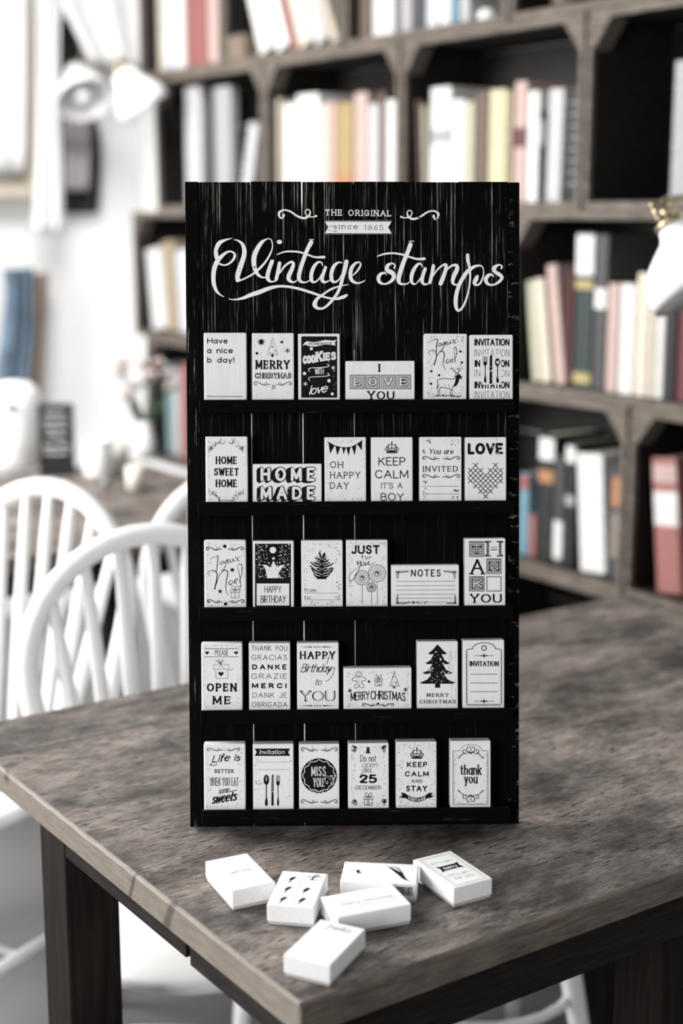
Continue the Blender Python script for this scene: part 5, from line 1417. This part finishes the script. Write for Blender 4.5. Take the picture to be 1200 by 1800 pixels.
def d_dec(k):
    k.fir(206, 80, 128, 42, 3); k.text('Do not', 156, 258, 178, 44, .09, gap=26)
    k.text('open', 164, 262, 215, 40, .07, slant=.35, contrast=.4, gap=12); k.curve([(178, 222), (172, 245), (158, 258)], 3)
    k.text('UNTIL', 180, 233, 248, 26, .08, gap=22); k.text('25', 150, 263, 317, 60, .27, contrast=.3, serif=.06, gap=26); k.text('DECEMBER', 128, 288, 356, 26, .13, gap=38)
    k.gift(180, 402, 238, 456, 3.4); k.specks(186, 420, 232, 452, 9, 4, seed=2)
    rd = random.Random(6)
    for x, y in ((110, 95), (302, 95), (110, 435), (302, 435)):
        for _ in range(13):
            a, b = x + rd.uniform(-14, 14), y + rd.uniform(-16, 18); r = rd.uniform(4, 9)
            k.curve([(a, b), (a + r, b - r), (a + 2 * r, b), (a + r, b + r * .6), (a + r * .4, b)], 2.6)
    k.border_specks(98, 80, 318, 460, 130, 30, 3, seed=61)
def d_stay(k):
    k.crown(518, 122, 82, 74, 5); k.text('KEEP', 454, 584, 213, 34, .22, gap=44); k.text('CALM', 441, 594, 273, 34, .22, gap=44); k.text('AND', 484, 553, 313, 22, .18, gap=44); k.text('STAY', 449, 584, 368, 38, .22, gap=44)
    def c(x): return 34 * (1 - ((x - 517) / 82) ** 2)
    xs = [436 + i * 16.3 for i in range(11)]
    k.poly([(x, 374 + c(x)) for x in xs] + [(x, 402 + c(x)) for x in xs[::-1]])
    k.poly([(416, 374), (440, 380), (446, 408), (436, 412), (404, 404), (424, 394)]); k.poly([(618, 374), (594, 380), (588, 408), (598, 412), (628, 398), (610, 392)])
    k.text('VINTAGE', 462, 574, 398, 19, .18, serif=.12, gap=44, mat=1, lay=1, warp=lambda x, y: (x, y + c(x)))
    k.border_specks(395, 62, 640, 465, 130, 46, 3.4, seed=71); k.specks(440, 120, 500, 340, 14, 3, seed=2)
def d_ty(k):
    k.line([(748, 108), (792, 108)], 2.6)
    A = [(863 - 70 * math.cos(i * math.pi / 12), 108 - 40 * math.sin(i * math.pi / 12)) for i in range(13)]
    k.ribbon(A, [2.6] * 13); k.line([(934, 108), (973, 108), (973, 452), (748, 452), (748, 108)], 2.6)
    k.line([(755, 116), (755, 446), (967, 446), (967, 116)], 1.4)
    for sy, y0 in ((1, 82), (-1, 434)):
        for d in (-1, 1):
            k.curve([(862, y0 + sy * 4, 3), (862 + d * 18, y0 + sy * 2, 5), (862 + d * 26, y0 + sy * 22, 5), (862 + d * 8, y0 + sy * 38, 5), (862 - d * 10, y0 + sy * 30, 3)], 0)
            k.curve([(862 + d * 10, y0 + sy * 36, 3), (862 + d * 34, y0 + sy * 44, 5), (862 + d * 52, y0 + sy * 30, 5), (862 + d * 40, y0 + sy * 18, 4), (862 + d * 30, y0 + sy * 32, 3)], 0)
            k.curve([(862 + d * 44, y0 + sy * 42, 5), (862 + d * 62, y0 + sy * 56, 5), (862 + d * 86, y0 + sy * 76, 3)], 0); k.disc(862 + d * 72, y0 + sy * 70, 4)
        k.curve([(846, y0 + sy * 30), (862, y0 + sy * 44), (878, y0 + sy * 30)], 5); k.disc(862, y0 + sy * 18, 5)
    k.text('thank', 795, 931, 263, 66, .14, serif=.08, contrast=.5, gap=30); k.text('you', 820, 905, 318, 64, .14, serif=.08, contrast=.5, gap=30)
    k.border_specks(750, 112, 970, 448, 90, 34, 3, seed=81)
S(4, 358, 430.5, 1308, 'stamp reading Life is BETTER WHEN YOU EAT some sweets', d_life, LF(1290))
S(4, 444, 515.5, 1308, 'stamp with Invitation banner over spoon, knife and fork', d_invite, LF(1290))
S(4, 525, 596, 1308, 'stamp with a black scalloped seal reading MISS YOU', d_miss, LF(1290))
S(4, 611.5, 683, 1306.5, 'stamp reading Do not open UNTIL 25 DECEMBER', d_dec, RF(1290))
S(4, 696, 767, 1304, 'stamp reading KEEP CALM AND STAY VINTAGE under a crown', d_stay, RF(1290))
S(4, 791.5, 862, 1302.5, 'stamp reading thank you in a curly frame, lowest ledge right', d_ty, RF(1290))

# ================================================================== STAMPS LYING ON THE TABLE
ZF = 0.75 + BLK + DIE + 0.0006
def lying(corners, w_, h, label, draw):
    """corners: the printed face as seen, starting at its upper left when read, clockwise"""
    P = [at_height(x, y, ZF) for x, y in corners]
    c = sum(P, Vector()) / 4
    dw = (P[1] - P[0]).normalized() + (P[2] - P[3]).normalized()
    yaw = math.atan2(dw.y, dw.x)
    o = stamp_body(w_, h)
    # lay it on its back: the printed face (-y) looks up, its head away from the reader
    place(o, Matrix.Translation((c.x, c.y, ZF)) @ RZ(yaw) @ Matrix.Rotation(-math.pi / 2, 4, 'X') @ T(0, 0, -h / 2))
    tag(o, label, 'stamp', 'loose stamps lying on the table')
    ink = Ink(-w_ / 2, h, 1000)                       # drawn in millimetres from the face's upper left
    draw(ink)
    ink.build('printed_design', lambda x, y, lay: (x, -0.00012 - lay * 0.00009, h - (y - h)), INKS, o)
    return o
def t1(k):
    k.border_specks(4, 5, 42, 70, 26, 6, .35, seed=3, mat=2); k.box(6, 8, 40, 66, .22, 2)
    k.text('with love', 12, 34, 40, 7, .05, slant=.3, gap=14, mat=2)
def t2(k):
    for j in range(3):
        y = 12 + j * 22
        if j < 2 or True:
            k.poly([(10, y + 6), (13, y + 1), (17, y + 1), (14, y + 7), (12, y + 10)]); k.line([(13, y + 7), (11, y + 14)], 1.1)
        if j: k.poly([(28, y + 6), (31, y), (35, y + 1), (32, y + 7), (30, y + 10)]); k.line([(31, y + 6), (29, y + 13)], 1.1)
    k.line([(27, 10), (41, 9)], 1); k.line([(29, 16), (39, 16)], .8); k.curve([(32, 17), (34, 8), (38, 5)], 1.6); k.line([(23, 6), (23, 70)], .25, 2)
def t3(k):
    k.poly([(13, 21), (16, 18), (17, 23), (20, 25), (15, 26), (14, 23)]); k.line([(16, 24), (16, 29)], .5)
    k.curve([(45, 9, 1), (50, 15, 3), (57, 24, 5), (62, 34, 3), (66, 38, .8)], 0); k.curve([(47, 8, .8), (54, 12, 1.4), (60, 24, 1)], 0); k.line([(42, 6), (68, 40)], .4)
def t4(k):
    k.text('merry christmas', 12, 64, 26, 7, .06, slant=.25, gap=16, mat=2); k.curve([(10, 32), (30, 30), (66, 31)], .4, 2); k.border_specks(5, 5, 70, 40, 20, 8, .3, seed=5, mat=2)
def t5(k):
    k.box(5, 5, 41, 71, .35); k.box(7, 7, 39, 69, .2, 2)
    k.poly([(10, 26), (14, 28), (32, 28), (36, 26), (34, 33), (36, 40), (32, 38), (14, 38), (10, 40), (12, 33)]); k.text('merry', 15, 31, 36, 6, .14, gap=20, mat=1, lay=1)
    k.scroll(10, 36, 20, 3, .5, 2); k.scroll(10, 36, 50, 3, .5, 2); k.text('for you', 12, 34, 60, 6, .07, slant=.25, gap=14, mat=2)
def t6(k):
    k.text('hello', 12, 34, 14, 8, .1, slant=.3, gap=16, mat=2); k.border_specks(10, 5, 36, 18, 22, 5, .4, seed=6, mat=2); k.line([(8, 22), (38, 22)], .3, 2)
PW, PH = 0.0455, 0.0745
lying([(361, 1514), (434.5, 1499), (482.6, 1551), (409, 1565.5)], PW, PH, 'loose stamp at the left of the table group, faint thin print', t1)
lying([(496, 1530), (574, 1535.5), (553.5, 1596), (470, 1589.5)], PW, PH, 'loose stamp with rows of small dark arrow marks', t2)
o3 = lying([(604.6, 1515), (734, 1518), (732, 1556), (601, 1547.5)], PH, PW, 'loose wide stamp with a dark feather print and barcode on its side', t3)
lying([(563.7, 1576), (691, 1557), (718, 1586.6), (596.5, 1612)], PH, PW, 'loose wide stamp with faint script, lying in front of the feather one', t4)
lying([(728, 1509), (792, 1494), (862, 1545), (797, 1563)], PW, PH, 'loose stamp at the right of the table group, framed with dark banner', t5)
lying([(560.5, 1617), (637, 1633), (585, 1697), (502, 1676)], PW, PH, 'loose stamp nearest the table corner, small print at its head', t6)
# barcode on the near long side of the feather stamp (its foot side, z = 0)
bc = MB(); rd = random.Random(5); x = 0.018
while x < 0.034:
    wd = rd.choice((.0004, .0007, .0010)); bc.add([(x, .003, -.00012), (x + wd, .003, -.00012), (x + wd, .012, -.00012), (x, .012, -.00012)], [(0, 1, 2, 3)]); x += wd + rd.choice((.0004, .0006))
bc.build('barcode', M['ink'], o3)
